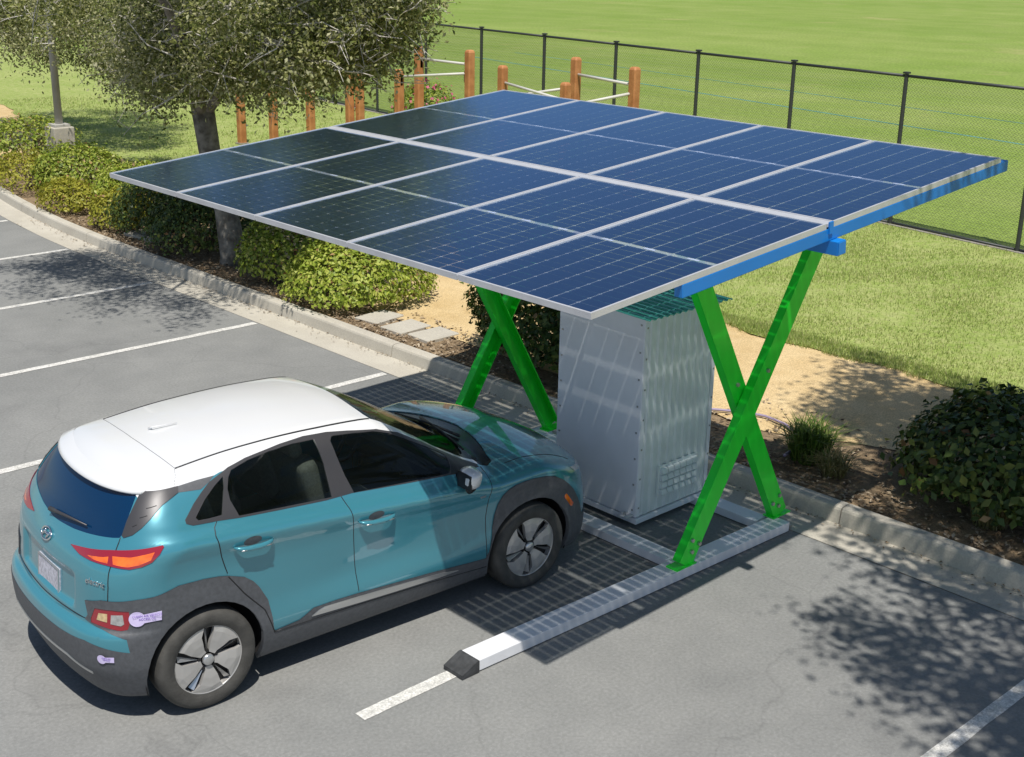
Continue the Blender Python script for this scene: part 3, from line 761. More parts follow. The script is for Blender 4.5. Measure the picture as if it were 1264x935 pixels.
# underside
for f in SH.faces:
    if f.normal.z < -.75: f[LY] = lab('hole')
NAMES = {v: k for k, v in LAB.items()}
groups = {}
for f in SH.faces: groups.setdefault(NAMES.get(f[LY], 'body'), []).append([v.co[:] for v in f.verts])
def grad(X):
    h = 2e-3; G = np.zeros_like(X)
    for i in range(3):
        d = np.zeros(3); d[i] = h
        A, B = X+d, X-d
        G[:,i] = gcar(A[:,0],A[:,1],A[:,2]) - gcar(B[:,0],B[:,1],B[:,2])
    return G/np.maximum(np.linalg.norm(G, axis=1, keepdims=True), 1e-9)
def shell_part(keys, name, m, off=0.0, rim=.014, parent=None):
    fs = [f for k in keys for f in groups.get(k, [])]
    if not fs: return None
    bm = NB(); cache = {}
    def gv(p):
        k = (round(p[0],5), round(p[1],5), round(p[2],5))
        if k not in cache: cache[k] = bm.verts.new(p)
        return cache[k]
    for f in fs:
        vs_ = []
        for p in f:
            v = gv(p)
            if v not in vs_: vs_.append(v)
        if len(vs_) >= 3:
            try: bm.faces.new(vs_)
            except ValueError: pass
    bm.verts.index_update()
    X = np.array([v.co[:] for v in bm.verts]); N = grad(X)
    be = [e for e in bm.edges if len(e.link_faces) == 1]
    bset = {v for e in be for v in e.verts}
    nmap = {v: N[v.index] for v in bm.verts}
    X2 = X + N*off
    for v, p in zip(list(bm.verts), X2): v.co = p
    low = {}
    for v in bset:
        low[v] = bm.verts.new(Vector(v.co) - Vector(nmap[v])*rim); nmap[low[v]] = nmap[v]
    for e in be:
        a, b = e.verts; lp = e.link_faces[0].loops
        for q_ in lp:
            if q_.edge == e: a, b = q_.vert, q_.link_loop_next.vert; break
        try: bm.faces.new((b, a, low[a], low[b]))
        except ValueError: pass
    nn = [nmap[v] for v in bm.verts]
    me = bpy.data.meshes.new(name); bm.to_mesh(me); bm.free()
    me.materials.append(m); me.polygons.foreach_set('use_smooth', [True]*len(me.polygons))
    me.normals_split_custom_set_from_vertices([tuple(n_) for n_ in nn])
    return obj(name, me, None, parent or car)
print('labels', {k: len(v) for k, v in groups.items()})
both = lambda k: [k+'|r', k+'|l']
def islands(fs):
    key = lambda p: (round(p[0],5), round(p[1],5), round(p[2],5)); par = {}
    def find(a):
        while par.setdefault(a, a) != a: par[a] = par[par[a]]; a = par[a]
        return a
    for f in fs:
        r0 = find(key(f[0]))
        for p in f[1:]: par[find(key(p))] = r0; r0 = find(r0)
    out = {}
    for f in fs: out.setdefault(find(key(f[0])), []).append(f)
    return [v for v in out.values()]
for isl in islands(groups['body']):
    c_ = np.array([p for f in isl for p in f]).mean(0); groups['isl'] = isl
    shell_part(['isl'], 'front_fender' if c_[0] > 1.8 else ('quarter_panel' if abs(c_[1]) > .3 else 'body_panel'), MAT['paint'])
rdoor = {}; fdoor = {}
for sd in 'rl':
    rdoor[sd] = shell_part(['rear_door|'+sd], 'rear_door', MAT['paint'], .0015)
    fdoor[sd] = shell_part(['front_door|'+sd], 'front_door', MAT['paint'], .0015)
    shell_part(['window_trim|'+sd], 'window_trim', MAT['trim'], .003)
    shell_part(['quarter_window|'+sd], 'quarter_window', MAT['glass_side'], .0, .004)
    shell_part(['rear_door_window|'+sd], 'door_window', MAT['glass_side'], .0, .004)
    shell_part(['front_door_window|'+sd], 'door_window', MAT['glass_side'], .0, .004)
    shell_part(['pillar_blade|'+sd], 'pillar_blade', MAT['trim'], .006)
    shell_part(['pillar_strip|'+sd], 'pillar_strip', MAT['clad'], .002)
    tl_ = shell_part(['tail_light|'+sd], 'tail_light', MAT['lens_red'], .006)
    shell_part(['tail_amber|'+sd], 'amber_lens', MAT['lens_amber'], .005, parent=tl_)
    rl_ = shell_part(['reverse_light|'+sd], 'reverse_light', MAT['lens_red'], .006)
    shell_part(['reverse_yellow|'+sd], 'turn_lens', MAT['lens_yellow'], .009, parent=rl_)
    shell_part(['reverse_clear|'+sd], 'clear_lens', MAT['lens_clear'], .009, parent=rl_)
    shell_part(['headlight|'+sd], 'headlight', MAT['lens_clear'], .004)
    shell_part(['side_marker|'+sd], 'side_marker', MAT['lens_amber'], .014)
    shell_part(['mirror_sail|'+sd], 'mirror_sail', MAT['blackplastic'], .004)
    shell_part(['sill_trim|'+sd], 'sill_trim', MAT['silver'], .016)
shell_part(both('cladding')+['rear_cladding','rear_bumper'], 'wheel_arch_cladding', MAT['clad'], .010, .03)
shell_part(['bumper_band'], 'bumper_band', MAT['paint'], .008)
shell_part(['bumper_trim'], 'bumper_trim', MAT['silver'], .014)
tg = shell_part(['tailgate'], 'tailgate', MAT['paint'], .001)
shell_part(['hood'], 'hood', MAT['paint'], .002)
rf = shell_part(['roof']+both('roof_side'), 'roof', MAT['roof_white'], .002)
shell_part(['windshield'], 'windshield', MAT['glass_front'], .0, .004)
shell_part(['cowl'], 'cowl_panel', MAT['cowl'], -.006)
rwin = shell_part(['rear_window'], 'rear_window', MAT['glass_rear'], -.003, .006)
shell_part(['front_grille'], 'front_grille', MAT['blackplastic'], .002)

# ---- surface helper
def on_side(x, z, sgn=-1):
    a, b = 0.0, 1.2
    for _ in range(40):
        m_ = (a+b)/2
        if gcar(np.array(x), np.array(sgn*m_), np.array(z)) < 0: a = m_
        else: b = m_
    return Vector((x, sgn*a, z))
def on_top(x, y):
    a, b = .6, 1.8
    for _ in range(40):
        m_ = (a+b)/2
        if gcar(np.array(x), np.array(y), np.array(m_)) < 0: a = m_
        else: b = m_
    return Vector((x, y, a))
def on_rear(y, z):
    a, b = .2, -1.0
    for _ in range(40):
        m_ = (a+b)/2
        if gcar(np.array(m_), np.array(y), np.array(z)) < 0: a = m_
        else: b = m_
    return Vector((a, y, z))
def nrm(p): return Vector(grad(np.array([p[:]]))[0])
def resample(pts, n):
    P = np.array(pts, float); d = np.r_[0, np.cumsum(np.linalg.norm(np.diff(P, axis=0), axis=1))]
    t = np.linspace(0, d[-1], n); return np.stack([np.interp(t, d, P[:,i]) for i in range(P.shape[1])], -1)
def seam(bm, pts, fn, r=.0035, off=.0):
    w_ = [fn(*p) for p in resample(pts, max(6, len(pts)*8))]
    tube(bm, [p + nrm(p)*off for p in w_], r, 6)
bm = NB()
for sg in (-1, 1):
    f_ = lambda x, z: on_side(x, z, sg)
    seam(bm, [(.13,1.215),(.105,1.19),(.093,1.147),(.125,1.0),(.161,.875)], f_)
    seam(bm, [(.161,.857),(.26,.713),(.40,.55),(.465,.37)], f_, .004, .010)
    seam(bm, [(1.005,1.155),(1.045,1.06),(1.067,.939),(1.085,.7),(1.105,.45)], f_)
    seam(bm, [(2.262,1.0),(2.245,.982),(2.20,.85),(2.18,.682),(2.19,.45),(2.2,.37)], f_)
    seam(bm, [(.47,.37),(1.1,.352),(1.7,.325),(2.2,.29)], f_, .0035, .010)
    seam(bm, [(.60,.735),(3.0,.735)], lambda a, b: on_top(2.46+(a-.6)/2.4*.62, sg*b), .003)
    fr_ = lambda y, z: on_rear(sg*y, z)
    seam(bm, [(.655,1.195),(.668,1.132),(.686,1.05),(.703,.92),(.702,.838),(.66,.76),(.575,.685)], fr_)
    # roof ditch strips
    seam(bm, [(.02,.535),(.30,.535),(.665,.540),(1.0,.55),(1.30,.552),(1.42,.545)], lambda x, y: on_top(x, sg*y), .0085, -.002)
seam(bm, [(-.575,.682),(0,.672),(.575,.682)], on_rear)
cpart = lambda name, bm, m, parent=None, smooth=True: (fix_normals(bm), obj(name, bm, m, parent or car, smooth))[1]
cpart('panel_seams', bm, MAT['blackplastic'])
bm = NB()
seam(bm, [(.02,-.53),(.0,-.25),(-.008,0),(0,.25),(.02,.53)], on_top, .0028)
for sg in (-1, 1): seam(bm, [(.02,.53),(-.01,.60),(-.05,.66)], lambda x, y: on_top(x, sg*y), .0022)
cpart('roof_seam', bm, MAT['trim'])
# spoiler lip behind the roof edge
edge = [(-.56+.0,1.0)]
bm = NB(); prev = None
for y in np.linspace(-.60, .60, 31):
    z = 1.407 + .012*(abs(y)/.6)**2
    p = on_rear(y, z) ; q_ = on_rear(y, z+.02)
    e_ = .050*(1-(abs(y)/.66)**4)
    row = [bm.verts.new(v) for v in (q_+Vector((.02,0,.014)), p+Vector((-.02-e_*.5,0,.012)), p+Vector((-.02-e_,0,-.004)), p+Vector((-.015-e_,0,-.014)), p+Vector((.015,0,-.022)))]
    if prev:
        for k in range(4): bm.faces.new((prev[k], prev[k+1], row[k+1], row[k]))
    else: bm.faces.new(row)
    prev = row
bm.faces.new(list(reversed(prev)))
cpart('spoiler', bm, MAT['roof_white'], rf)
# shark of aerial on the roof
bm = NB(); p = on_top(.14, .04)
tube(bm, [p, p+Vector((-.02,0,.012)), p+Vector((.0,-.02,.022)), p+Vector((.15,-.055,.028))], [.007,.006,.005,.003], 8); cpart('aerial', bm, MAT['roof_white'])
# pillar blade slots
for sg in (-1, 1):
    for (x0, x1, z_) in ((-.240,-.185,1.350),(-.288,-.250,1.306),(-.335,-.312,1.262)):
        bm = NB(); seam(bm, [(x0, z_-.006),(x1, z_+.006)], lambda x, z: on_side(x, z, sg), .0035, .0045); cpart('blade_slot', bm, MAT['blackplastic'])
# rear wiper
bm = NB(); a = on_rear(.06, 1.148); b = on_rear(-.37, 1.185); na, nb = nrm(a), nrm(b)
tube(bm, [a+na*.01, a+na*.03, a.lerp(b,.25)+na*.032, b+nb*.016], [.017,.016,.011,.005], 8); cpart('rear_wiper', bm, MAT['trim'])
for (x0, y0, x1, y1) in ((2.42,-.25,2.30,.42),(2.42,.25,2.26,-.50)):
    bm = NB(); a = on_top(x0, y0); b = on_top(x1, y1); tube(bm, [a+Vector((0,0,.012)), a.lerp(b,.5)+Vector((0,0,.03)), b+Vector((0,0,.018))], [.012,.009,.007], 6); cpart('front_wiper', bm, MAT['blackplastic'])
# door handles with recess cups
for sg, sd in ((-1,'r'), (1,'l')):
    for dr, x0, x1, za, zb in ((rdoor[sd], .20, .47, 1.045, 1.032), (fdoor[sd], 1.10, 1.385, .965, .948)):
        bm = NB(); pts = []
        for t in np.linspace(0, 1, 11):
            p = on_side(x0+(x1-x0)*t, za+(zb-za)*t + .022*(1-(2*t-1)**2)*-.35, sg); lift = .006+.030*(1-(2*t-1)**4)
            pts.append(p+nrm(p)*lift)
        tube(bm, pts, [.006,.013,.016,.017,.018,.018,.018,.017,.016,.013,.006], 10); cpart('door_handle', bm, MAT['paint'], dr)
        bm = NB(); pts = [(p_, ) for p_ in ()]
        strip_ = []
        for t in np.linspace(.12, .88, 9):
            p = on_side(x0+(x1-x0)*t, za+(zb-za)*t-.006, sg); strip_.append(p+nrm(p)*.046)
        tube(bm, strip_, .0045, 6); cpart('handle_strip', bm, MAT['silver'], dr)
        bm = NB(); c_ = on_side((x0+x1)/2-.005, (za+zb)/2+.018, sg); n_ = nrm(c_); ring = []
        cen = bm.verts.new(c_+n_*.0018)
        for k in range(20):
            t = 2*math.pi*k/20; ring.append(bm.verts.new(on_side(c_.x+.062*math.cos(t), c_.z+.030*math.sin(t), sg)+n_*.0022))
        for k in range(20): bm.faces.new((cen, ring[k], ring[(k+1) % 20]))
        cpart('handle_cup', bm, MAT['clad'], dr)
    # wing mirror
    bm = NB(); c_ = Vector((1.99, sg*.965, 1.06)); box(bm, (0,0,0), (.135,.205,.165), None, .055)
    for v in bm.verts:
        x, y, z = v.co; k_ = 1 - .28*(.5 - z/.165); o_ = y*sg/.205+.5
        v.co = Vector((x*(1-.25*o_) - .03*o_, y*k_ + sg*.01*(z/.1), z*(1-.22*o_) + .012*o_))
    bmesh.ops.translate(bm, vec=c_, verts=bm.verts); mi = cpart('wing_mirror', bm, MAT['roof_white'], None, False)
    for p_ in mi.data.polygons: p_.use_smooth = True
    bm = NB(); tube(bm, [(1.97, sg*.815, 1.04), (1.985, sg*.90, 1.012), (1.99, sg*.96, .990)], [.035,.032,.05], 10); cpart('mirror_arm', bm, MAT['blackplastic'], mi)
    bm = NB(); box(bm, (1.921, sg*.962, 1.062), (.012,.155,.115), None, .005); cpart('mirror_glass', bm, MAT['blackplastic'], mi)
    # wheel wells
    for cx_ in (0.0, 2.6):
        bm = NB(); prof = []
        nseg = 28; prev = None
        for k in range(nseg+1):
            t = -0.35 + (math.pi+.70)*k/nseg
            row = []
            for (yy_, rr) in ((sg*.45,.42),(sg*.60,.42),(sg*(abs(on_side(cx_, .78).y)-.045), .40)):
                row.append(bm.verts.new((cx_+rr*math.cos(t), yy_, .334+rr*math.sin(t))))
            if prev:
                for j in range(2): bm.faces.new((prev[j], row[j], row[j+1], prev[j+1]))
            prev = row
        cv_ = bm.verts.new((cx_, sg*.45, .334)); inner = [v for v in bm.verts if abs(v.co.y-sg*.45) < 1e-5 and v is not cv_]
        for a_, b_ in zip(inner, inner[1:]): bm.faces.new((cv_, a_, b_))
        cpart('wheel_well', bm, MAT['liner'])
# underfloor and cabin
bm = NB(); box(bm, (1.3, 0, .26), (1.74, 1.56, .12)); box(bm, (1.4, 0, .27), (3.5, .86, .12)); cpart('underfloor', bm, MAT['liner'], None, False)
bm = NB(); box(bm, (1.25, 0, .60), (2.6, 1.2, .04)); box(bm, (2.1, 0, .95), (.45, 1.25, .16), None, .05); cpart('cabin_floor', bm, MAT['dash'], None, False)
for (x, y, wd) in ((1.15, -.37, .50), (1.15, .37, .50), (.35, -.38, .52), (.35, .38, .52)):
    bm = NB(); mtx = Matrix.Translation((x, y, .62))
    box(bm, (.20, 0, .16), (.5, wd, .16), mtx, .05)
    mt2 = mtx @ Matrix.Translation((-.08, 0, .16)) @ Matrix.Rotation(-.28, 4, 'Y'); box(bm, (0, 0, .28), (.14, wd*.92, .56), mt2, .05)
    st = cpart('seat', bm, MAT['seat'], None)
    bm = NB(); box(bm, (-.005, 0, .66), (.09, .26, .17), mt2, .035); cpart('headrest', bm, MAT['seat'], st)
bm = NB(); sw = Matrix.Translation((1.80, .37, 1.0)) @ Matrix.Rotation(R(-62), 4, 'Y')
tube(bm, [sw @ Vector((.18*math.cos(t), .18*math.sin(t), 0)) for t in np.linspace(0, 2*math.pi, 25)], .014, 8, False); tube(bm, [sw @ Vector((-.17,0,0)), sw @ Vector((.17,0,0))], .018, 6); cpart('steering_wheel', bm, MAT['dash'])
# wheels
def wheel_parts():
    bm = NB(); hw = .108
    prof = [(.228,-hw+.012),(.245,-hw+.004),(.262,-hw),(.300,-hw-.002),(.318,-hw+.010),(.330,-hw+.030),(.334,-.04),(.334,.04),(.330,hw-.03),(.318,hw-.01),(.300,hw+.002),(.262,hw),(.228,hw-.012)]
    lathe(bm, prof, 56, 'y')
    fix_normals(bm)
    return bm
def tread(bm):
    for off_ in (-.05, -.017, .017, .05):
        pass
def blade(k):
    """one broad aero blade of the rim, outside face at -y"""
    a0 = 2*math.pi*k/5
    def P(r, deg, d): 
        a = a0 + R(deg); return Vector((r*math.cos(a), d, r*math.sin(a)))
    bm = NB()
    ring = [(.052,-26,-.086),(.075,-20,-.088),(.12,-23,-.094),(.17,-24,-.096),(.2225,-33,-.090),(.2225,-20,-.090),(.2225,-6,-.090),(.2225,6,-.090),(.2225,16,-.090),(.2225,22,-.090),(.19,21,-.095),(.13,24,-.093),(.085,25,-.086),(.052,25,-.084)]
    f0 = [bm.verts.new(P(*r_)) for r_ in ring]; f1 = [bm.verts.new(P(r_[0], r_[1]*.96, r_[2]+.035)) for r_ in ring]
    mid = [bm.verts.new(P(r_, 2, d)) for r_, d in ((.075,-.088),(.13,-.097),(.19,-.099))]
    bm.faces.new((f0[0], f0[1], mid[0], f0[12], f0[13]))
    bm.faces.new((f0[1], f0[2], mid[1], mid[0])); bm.faces.new((mid[0], mid[1], f0[11], f0[12]))
    bm.faces.new((f0[2], f0[3], mid[2], mid[1])); bm.faces.new((mid[1], mid[2], f0[10], f0[11]))
    bm.faces.new((f0[3], f0[4], f0[5], f0[6], mid[2])); bm.faces.new((mid[2], f0[6], f0[7])); bm.faces.new((mid[2], f0[7], f0[8], f0[9], f0[10]))
    k_ = len(ring)
    for i in range(k_): bm.faces.new((f0[i], f1[i], f1[(i+1) % k_], f0[(i+1) % k_]))
    bm.faces.new(f1); fix_normals(bm)
    return bm
def facet(k):
    """slanted bright facet beside the slot"""
    a0 = 2*math.pi*k/5 + R(36)
    def P(r, deg, d):
        a = a0+R(deg); return Vector((r*math.cos(a), d, r*math.sin(a)))
    bm = NB(); f = bm.faces.new([bm.verts.new(P(*q_)) for q_ in ((.07,2.0,-.080),(.208,3.5,-.090),(.208,-4.5,-.060),(.09,-1.5,-.066))])
    r_ = bmesh.ops.extrude_face_region(bm, geom=[f]); bmesh.ops.translate(bm, vec=(0,.012,0), verts=[v for v in r_['geom'] if isinstance(v, bmesh.types.BMVert)])
    fix_normals(bm); return bm
ty = wheel_parts(); wheel0 = None
def make_wheel():
    hub = NB()
    lathe(hub, [(.0001,-.045),(.226,-.045),(.226,.06),(.0001,.06)], 40, 'y'); fix_normals(hub)
    wh = obj('wheel', hub, MAT['rim_dark'], car)
    obj('tyre', wheel_parts(), MAT['tyre'], wh, True)
    bm = NB()
    lathe(bm, [(.2225,-.088),(.2265,-.094),(.2305,-.092),(.232,-.080),(.224,-.04)], 56, 'y'); fix_normals(bm); obj('rim_ring', bm, MAT['rim'], wh, True)
    for k in range(5):
        obj('rim_blade', blade(k), MAT['rim'], wh)
        obj('rim_facet', facet(k), MAT['silver'], wh)
    bm = NB(); lathe(bm, [(.0001,-.102),(.030,-.101),(.036,-.096),(.038,-.08)], 24, 'y'); fix_normals(bm); hc = obj('hub_cap', bm, MAT['silver'], wh, True)
    for k in range(5):
        a = 2*math.pi*(k+.5)/5; bm = NB(); lathe(bm, [(.0001,-.088),(.011,-.088),(.012,-.075),(.012,-.06)], 6, 'y', (.060*math.cos(a), 0, .060*math.sin(a))); fix_normals(bm); obj('wheel_nut', bm, MAT['rim_dark'], wh)
    return wh
w0 = make_wheel()
def copy_tree(o, parent):
    c = inst(o, parent)
    for ch in list(o.children): copy_tree(ch, c)
    return c
WY = .785
for i, (x, sg, rot) in enumerate(((0,-1,.30), (2.6,-1,1.0), (0,1,.2), (2.6,1,.7))):
    o = w0 if i == 0 else copy_tree(w0, car)
    o.location = (x, sg*WY, .334)
    o.rotation_euler = (0, rot, 0) if sg < 0 else (0, rot, math.pi)
# mud flap behind the rear wheel, visible bracket
bm = NB(); box(bm, (.43, -.80, .27), (.03, .08, .10), None, .004); cpart('mud_flap', bm, MAT['clad'], None, False)
# licence plate, emblem, badges, stickers
def frame_at(p, up_=Vector((0,0,1))):
    n_ = nrm(p); s_ = up_.cross(n_).normalized(); u_ = n_.cross(s_)
    m_ = Matrix((s_, u_, n_)).transposed().to_4x4(); m_.translation = p; return m_
pc = on_rear(-.03, .785); mtx = frame_at(pc)
bm = NB(); box(bm, (0, 0, .002), (.325, .165, .012), mtx, .003); pl = cpart('licence_plate', bm, MAT['plate'], None, False)
bm = NB()
for sx, sy, wx, wy in ((0,.079,.325,.010),(0,-.079,.325,.010),(.158,0,.010,.148),(-.158,0,.010,.148)): box(bm, (sx, sy, .0095), (wx, wy, .006), mtx)
cpart('plate_frame', bm, MAT['silver'], pl, False)
mtx = frame_at(on_rear(0, 1.035)); bm = NB()
tube(bm, [mtx @ Vector((.070*math.cos(t), .038*math.sin(t), .008)) for t in np.linspace(0, 2*math.pi, 29)], .0065, 6, False)
for pts_ in ([(-.045,-.022),(-.022,.024)], [(.022,-.024),(.045,.022)], [(-.036,-.004),(0,.002),(.036,.004)]):
    tube(bm, [mtx @ Vector((x, y, .008)) for x, y in pts_], .0085, 6)
cpart('emblem', bm, MAT['chrome'])
def text_part(name, body, size, mtx, m, parent, ext=.0008, shear=0.0):
    cu_ = bpy.data.curves.new(name, 'FONT'); cu_.body = body; cu_.size = size; cu_.extrude = ext; cu_.align_x = 'CENTER'; cu_.align_y = 'CENTER'; cu_.shear = shear
    to = bpy.data.objects.new(name, cu_); C.objects.link(to)
    bpy.context.view_layer.update()
    me = bpy.data.meshes.new_from_object(to.evaluated_get(bpy.context.evaluated_depsgraph_get()))
    bpy.data.objects.remove(to)
    me.transform(mtx); me.materials.clear(); me.materials.append(m)
    return obj(name, me, None, parent)
ta = on_rear(-.615, .935)
text_part('electric_badge', 'electric', .052, frame_at(ta) @ Matrix.Translation((0,0,.004)), MAT['chrome'], car, .003, .2)
def sticker(p, wd, ht, lines):
    m_ = frame_at(p); bm = NB(); outline = []
    r = ht*.5
    for t in np.linspace(R(35), R(325), 18): outline.append((-wd/2+r+r*math.cos(t), r*math.sin(t)*1.0))
    outline += [(wd/2, -r*.50), (wd/2*1.04, r*.72)]
    def fn(u, v, h):
        q_ = m_ @ Vector((u, v, 0)); n_ = nrm(q_); s_ = gcar(np.array(q_.x), np.array(q_.y), np.array(q_.z)); return q_ - n_*float(s_) + n_*(.0175+h)
    prism(bm, outline, 0, .001, fn); st = cpart('sticker', bm, MAT['sticker'], None, False)
    for i, (tx, dy) in enumerate(lines):
        text_part('sticker_print', tx, ht*.20, m_ @ Matrix.Translation((wd*.07, dy*ht, 0.0192)), MAT['sticker_ink'], st, .0003)
sticker(on_side(-.37, .738), .185, .095, [('CLEAN AIR VEHICLE', .20), ('ACCESS OK', -.02)])
sticker(on_rear(-.735, .487), .105, .058, [('CLEAN AIR', .2), ('VEHICLE', -.02)])
bm = NB(); box(bm, (0,0,.004), (.045,.012,.005), frame_at(on_side(2.14, .865))); cpart('fender_badge', bm, MAT['silver'], None, False)

# ------------------------------------------------------------------ plants
def leaf_mat(name, cols, transl=.3, rough=.5):
    m = bpy.data.materials.new(name); m.use_nodes = True; n = m.node_tree.nodes; l = m.node_tree.links
    p = n['Principled BSDF']; p.inputs['Roughness'].default_value = rough; p.inputs['Specular IOR Level'].default_value = .35
    g = n.new('ShaderNodeNewGeometry'); r = n.new('ShaderNodeValToRGB'); e = r.color_ramp.elements
    e[0].position = 0; e[0].color = (*cols[0], 1); e[1].position = 1; e[1].color = (*cols[-1], 1)
    for i, c in enumerate(cols[1:-1]): 
        q = e.new((i+1)/(len(cols)-1)); q.color = (*c, 1)
    l.new(g.outputs['Random Per Island'], r.inputs['Fac']); l.new(r.outputs['Color'], p.inputs['Base Color'])
    t = n.new('ShaderNodeBsdfTranslucent'); l.new(r.outputs['Color'], t.inputs[0]); mx = n.new('ShaderNodeMixShader'); mx.inputs[0].default_value = transl
    l.new(p.outputs[0], mx.inputs[1]); l.new(t.outputs[0], mx.inputs[2]); l.new(mx.outputs[0], n['Material Output'].inputs[0]); return m
MAT['oak_leaf'] = leaf_mat('oak leaves', [(.10,.125,.03),(.21,.24,.06),(.34,.35,.11),(.50,.49,.27)], .45)
MAT['oak_leaf_pale'] = leaf_mat('pale oak leaves', [(.22,.235,.09),(.36,.37,.16),(.50,.50,.28),(.60,.58,.38)], .45)
MAT['oak_leaf_dark'] = leaf_mat('deep oak leaves', [(.06,.08,.02),(.12,.15,.035),(.20,.22,.06)], .4)
MAT['dead_leaf'] = leaf_mat('dry brown leaves', [(.14,.07,.03),(.28,.15,.06),(.40,.26,.12)], .2)
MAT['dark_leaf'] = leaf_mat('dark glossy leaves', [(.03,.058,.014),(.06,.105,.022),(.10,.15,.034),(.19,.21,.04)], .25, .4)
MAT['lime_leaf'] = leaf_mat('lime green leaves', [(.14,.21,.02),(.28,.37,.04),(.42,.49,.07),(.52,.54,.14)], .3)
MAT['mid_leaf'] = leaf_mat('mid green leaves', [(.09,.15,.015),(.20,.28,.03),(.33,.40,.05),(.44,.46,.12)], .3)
MAT['yellow_leaf'] = leaf_mat('yellow green foliage', [(.20,.22,.02),(.36,.36,.04),(.50,.46,.08)], .35)
MAT['dry_blade'] = leaf_mat('dry grass blades', [(.16,.17,.05),(.28,.25,.10),(.42,.36,.19)], .3)
MAT['green_blade'] = leaf_mat('green grass blades', [(.06,.12,.015),(.12,.20,.03),(.20,.25,.06)], .35)
MAT['lawn_blade'] = leaf_mat('lawn blades', [(.22,.33,.06),(.32,.41,.10),(.42,.46,.15),(.50,.47,.25)], .35, .6)
MAT['petal'] = leaf_mat('pink petals', [(.45,.04,.12),(.65,.10,.22),(.75,.25,.35)], .3)
MAT['bark'] = mat('grey bark', (.12,.105,.085), .95, col2=(.30,.275,.235), scale=9, bump=1.0, bscale=24)
MAT['twig'] = mat('pale lichen twig', (.42,.39,.34), .95, col2=(.60,.57,.52), scale=10)
MAT['stem'] = mat('brown stem', (.10,.075,.05), .95)
MAT['mulch'] = leaf_mat('mulch chips', [(.09,.06,.035),(.20,.14,.085),(.36,.28,.19),(.50,.42,.31)], .05, .9)

def unit(v): return v/np.maximum(np.linalg.norm(v, axis=1, keepdims=True), 1e-9)
def leaf_quads(P, size, asp=.5, outward=None, ow=.6, svar=.35):
    n = len(P); d = unit(rng.normal(size=(n,3)))
    nn = rng.normal(size=(n,3))
    if outward is not None: nn = nn*(1-ow)+outward*ow*1.6
    nn = unit(nn); d = unit(d - nn*np.sum(d*nn, 1, keepdims=True)); t = np.cross(nn, d)
    s = size*(1+svar*rng.uniform(-1, 1, (n,1)))
    fold = nn*s*.12
    return np.stack([P-d*s*.5, P+t*s*asp*.5+d*s*.05+fold, P+d*s*.5, P-t*s*asp*.5+d*s*.05+fold], 1)
def lump(dirs, seed, amp=.34):
    r = np.random.default_rng(seed); ax = unit(r.normal(size=(9,3))); out = np.ones(len(dirs))
    for a in ax: out += amp*np.clip(dirs@a-.55, 0, 1)*r.uniform(.4, 1.6)
    return out
def shrub(loc, rx, ry, h, n, m, size, label, cat='shrub', group=None, seed=0, asp=.55, flower=None, name='shrub', dens=.78):
    root = empty(name, (loc[0], loc[1], .12)); tag(root, label, cat, group); n = int(n*1.5)
    d = unit(rng.normal(size=(int(n*1.7), 3))); d = d[d[:,2] > -.25][:n]
    rad = lump(d, seed)*(dens + (1-dens)*rng.uniform(0, 1, len(d))**.5)
    bumps = .07*np.sin(d[:,0]*11+seed)*np.sin(d[:,1]*9+seed*2)*np.sin(d[:,2]*8)
    rad = rad*(1+bumps)*(1+.05*rng.normal(size=len(d)))
    P = d*rad[:,None]*np.array([rx, ry, h*.62]) + np.array([0, 0, h*.36]); keep = P[:,2] > .01
    P, d = P[keep], d[keep]
    # stray shoots that break the outline
    sh = []; sd_ = []
    for k in range(int(26+30*max(rx, ry))):
        j = int(rng.integers(len(P))); 
        if d[j,2] < .0: continue
        dr = unit((d[j]*np.array([.8,.8,.7])+np.array([0,0,.7])+rng.normal(size=3)*.25)[None])[0]; L_ = rng.uniform(.06,.24)*h
        t_ = np.linspace(0, 1, 11)[:,None]; sh.append(P[j]*.96 + dr*L_*t_ + rng.normal(size=(11,3))*.014); sd_.append(np.tile(dr, (11,1)))
    P = np.concatenate([P]+sh); d = np.concatenate([d]+sd_)
    mi = (rng.uniform(size=len(P)) < .022).astype(int)
    me = fast_mesh('foliage', leaf_quads(P, size, asp, unit(d+np.array([0,0,.45])), .6, .5), 4, [m, MAT['dead_leaf']], mi); obj('foliage', me, None, root)
    # dark inner twigs so light does not pour through
    bm = NB()
    for k in range(16):
        a = rng.uniform(0, 6.28); e = rng.uniform(.2, .75)
        tip = Vector((rx*e*math.cos(a), ry*e*math.sin(a), h*rng.uniform(.35, .8)))
        tube(bm, [(.05*math.cos(a), .05*math.sin(a), -.02), tip*.5+Vector((0,0,.08)), tip], [.018,.011,.004], 5)
    fix_normals(bm); o = obj('stems', bm, MAT['stem'], root); o['kind'] = 'stuff'
    if flower is not None:
        idx = rng.choice(len(P), min(260, len(P)), False)
        me = fast_mesh('flowers', leaf_quads(P[idx]*1.06, .07, .9, d[idx], .6), 4, [flower]); o = obj('flowers', me, None, root); o['kind'] = 'stuff'
    return root
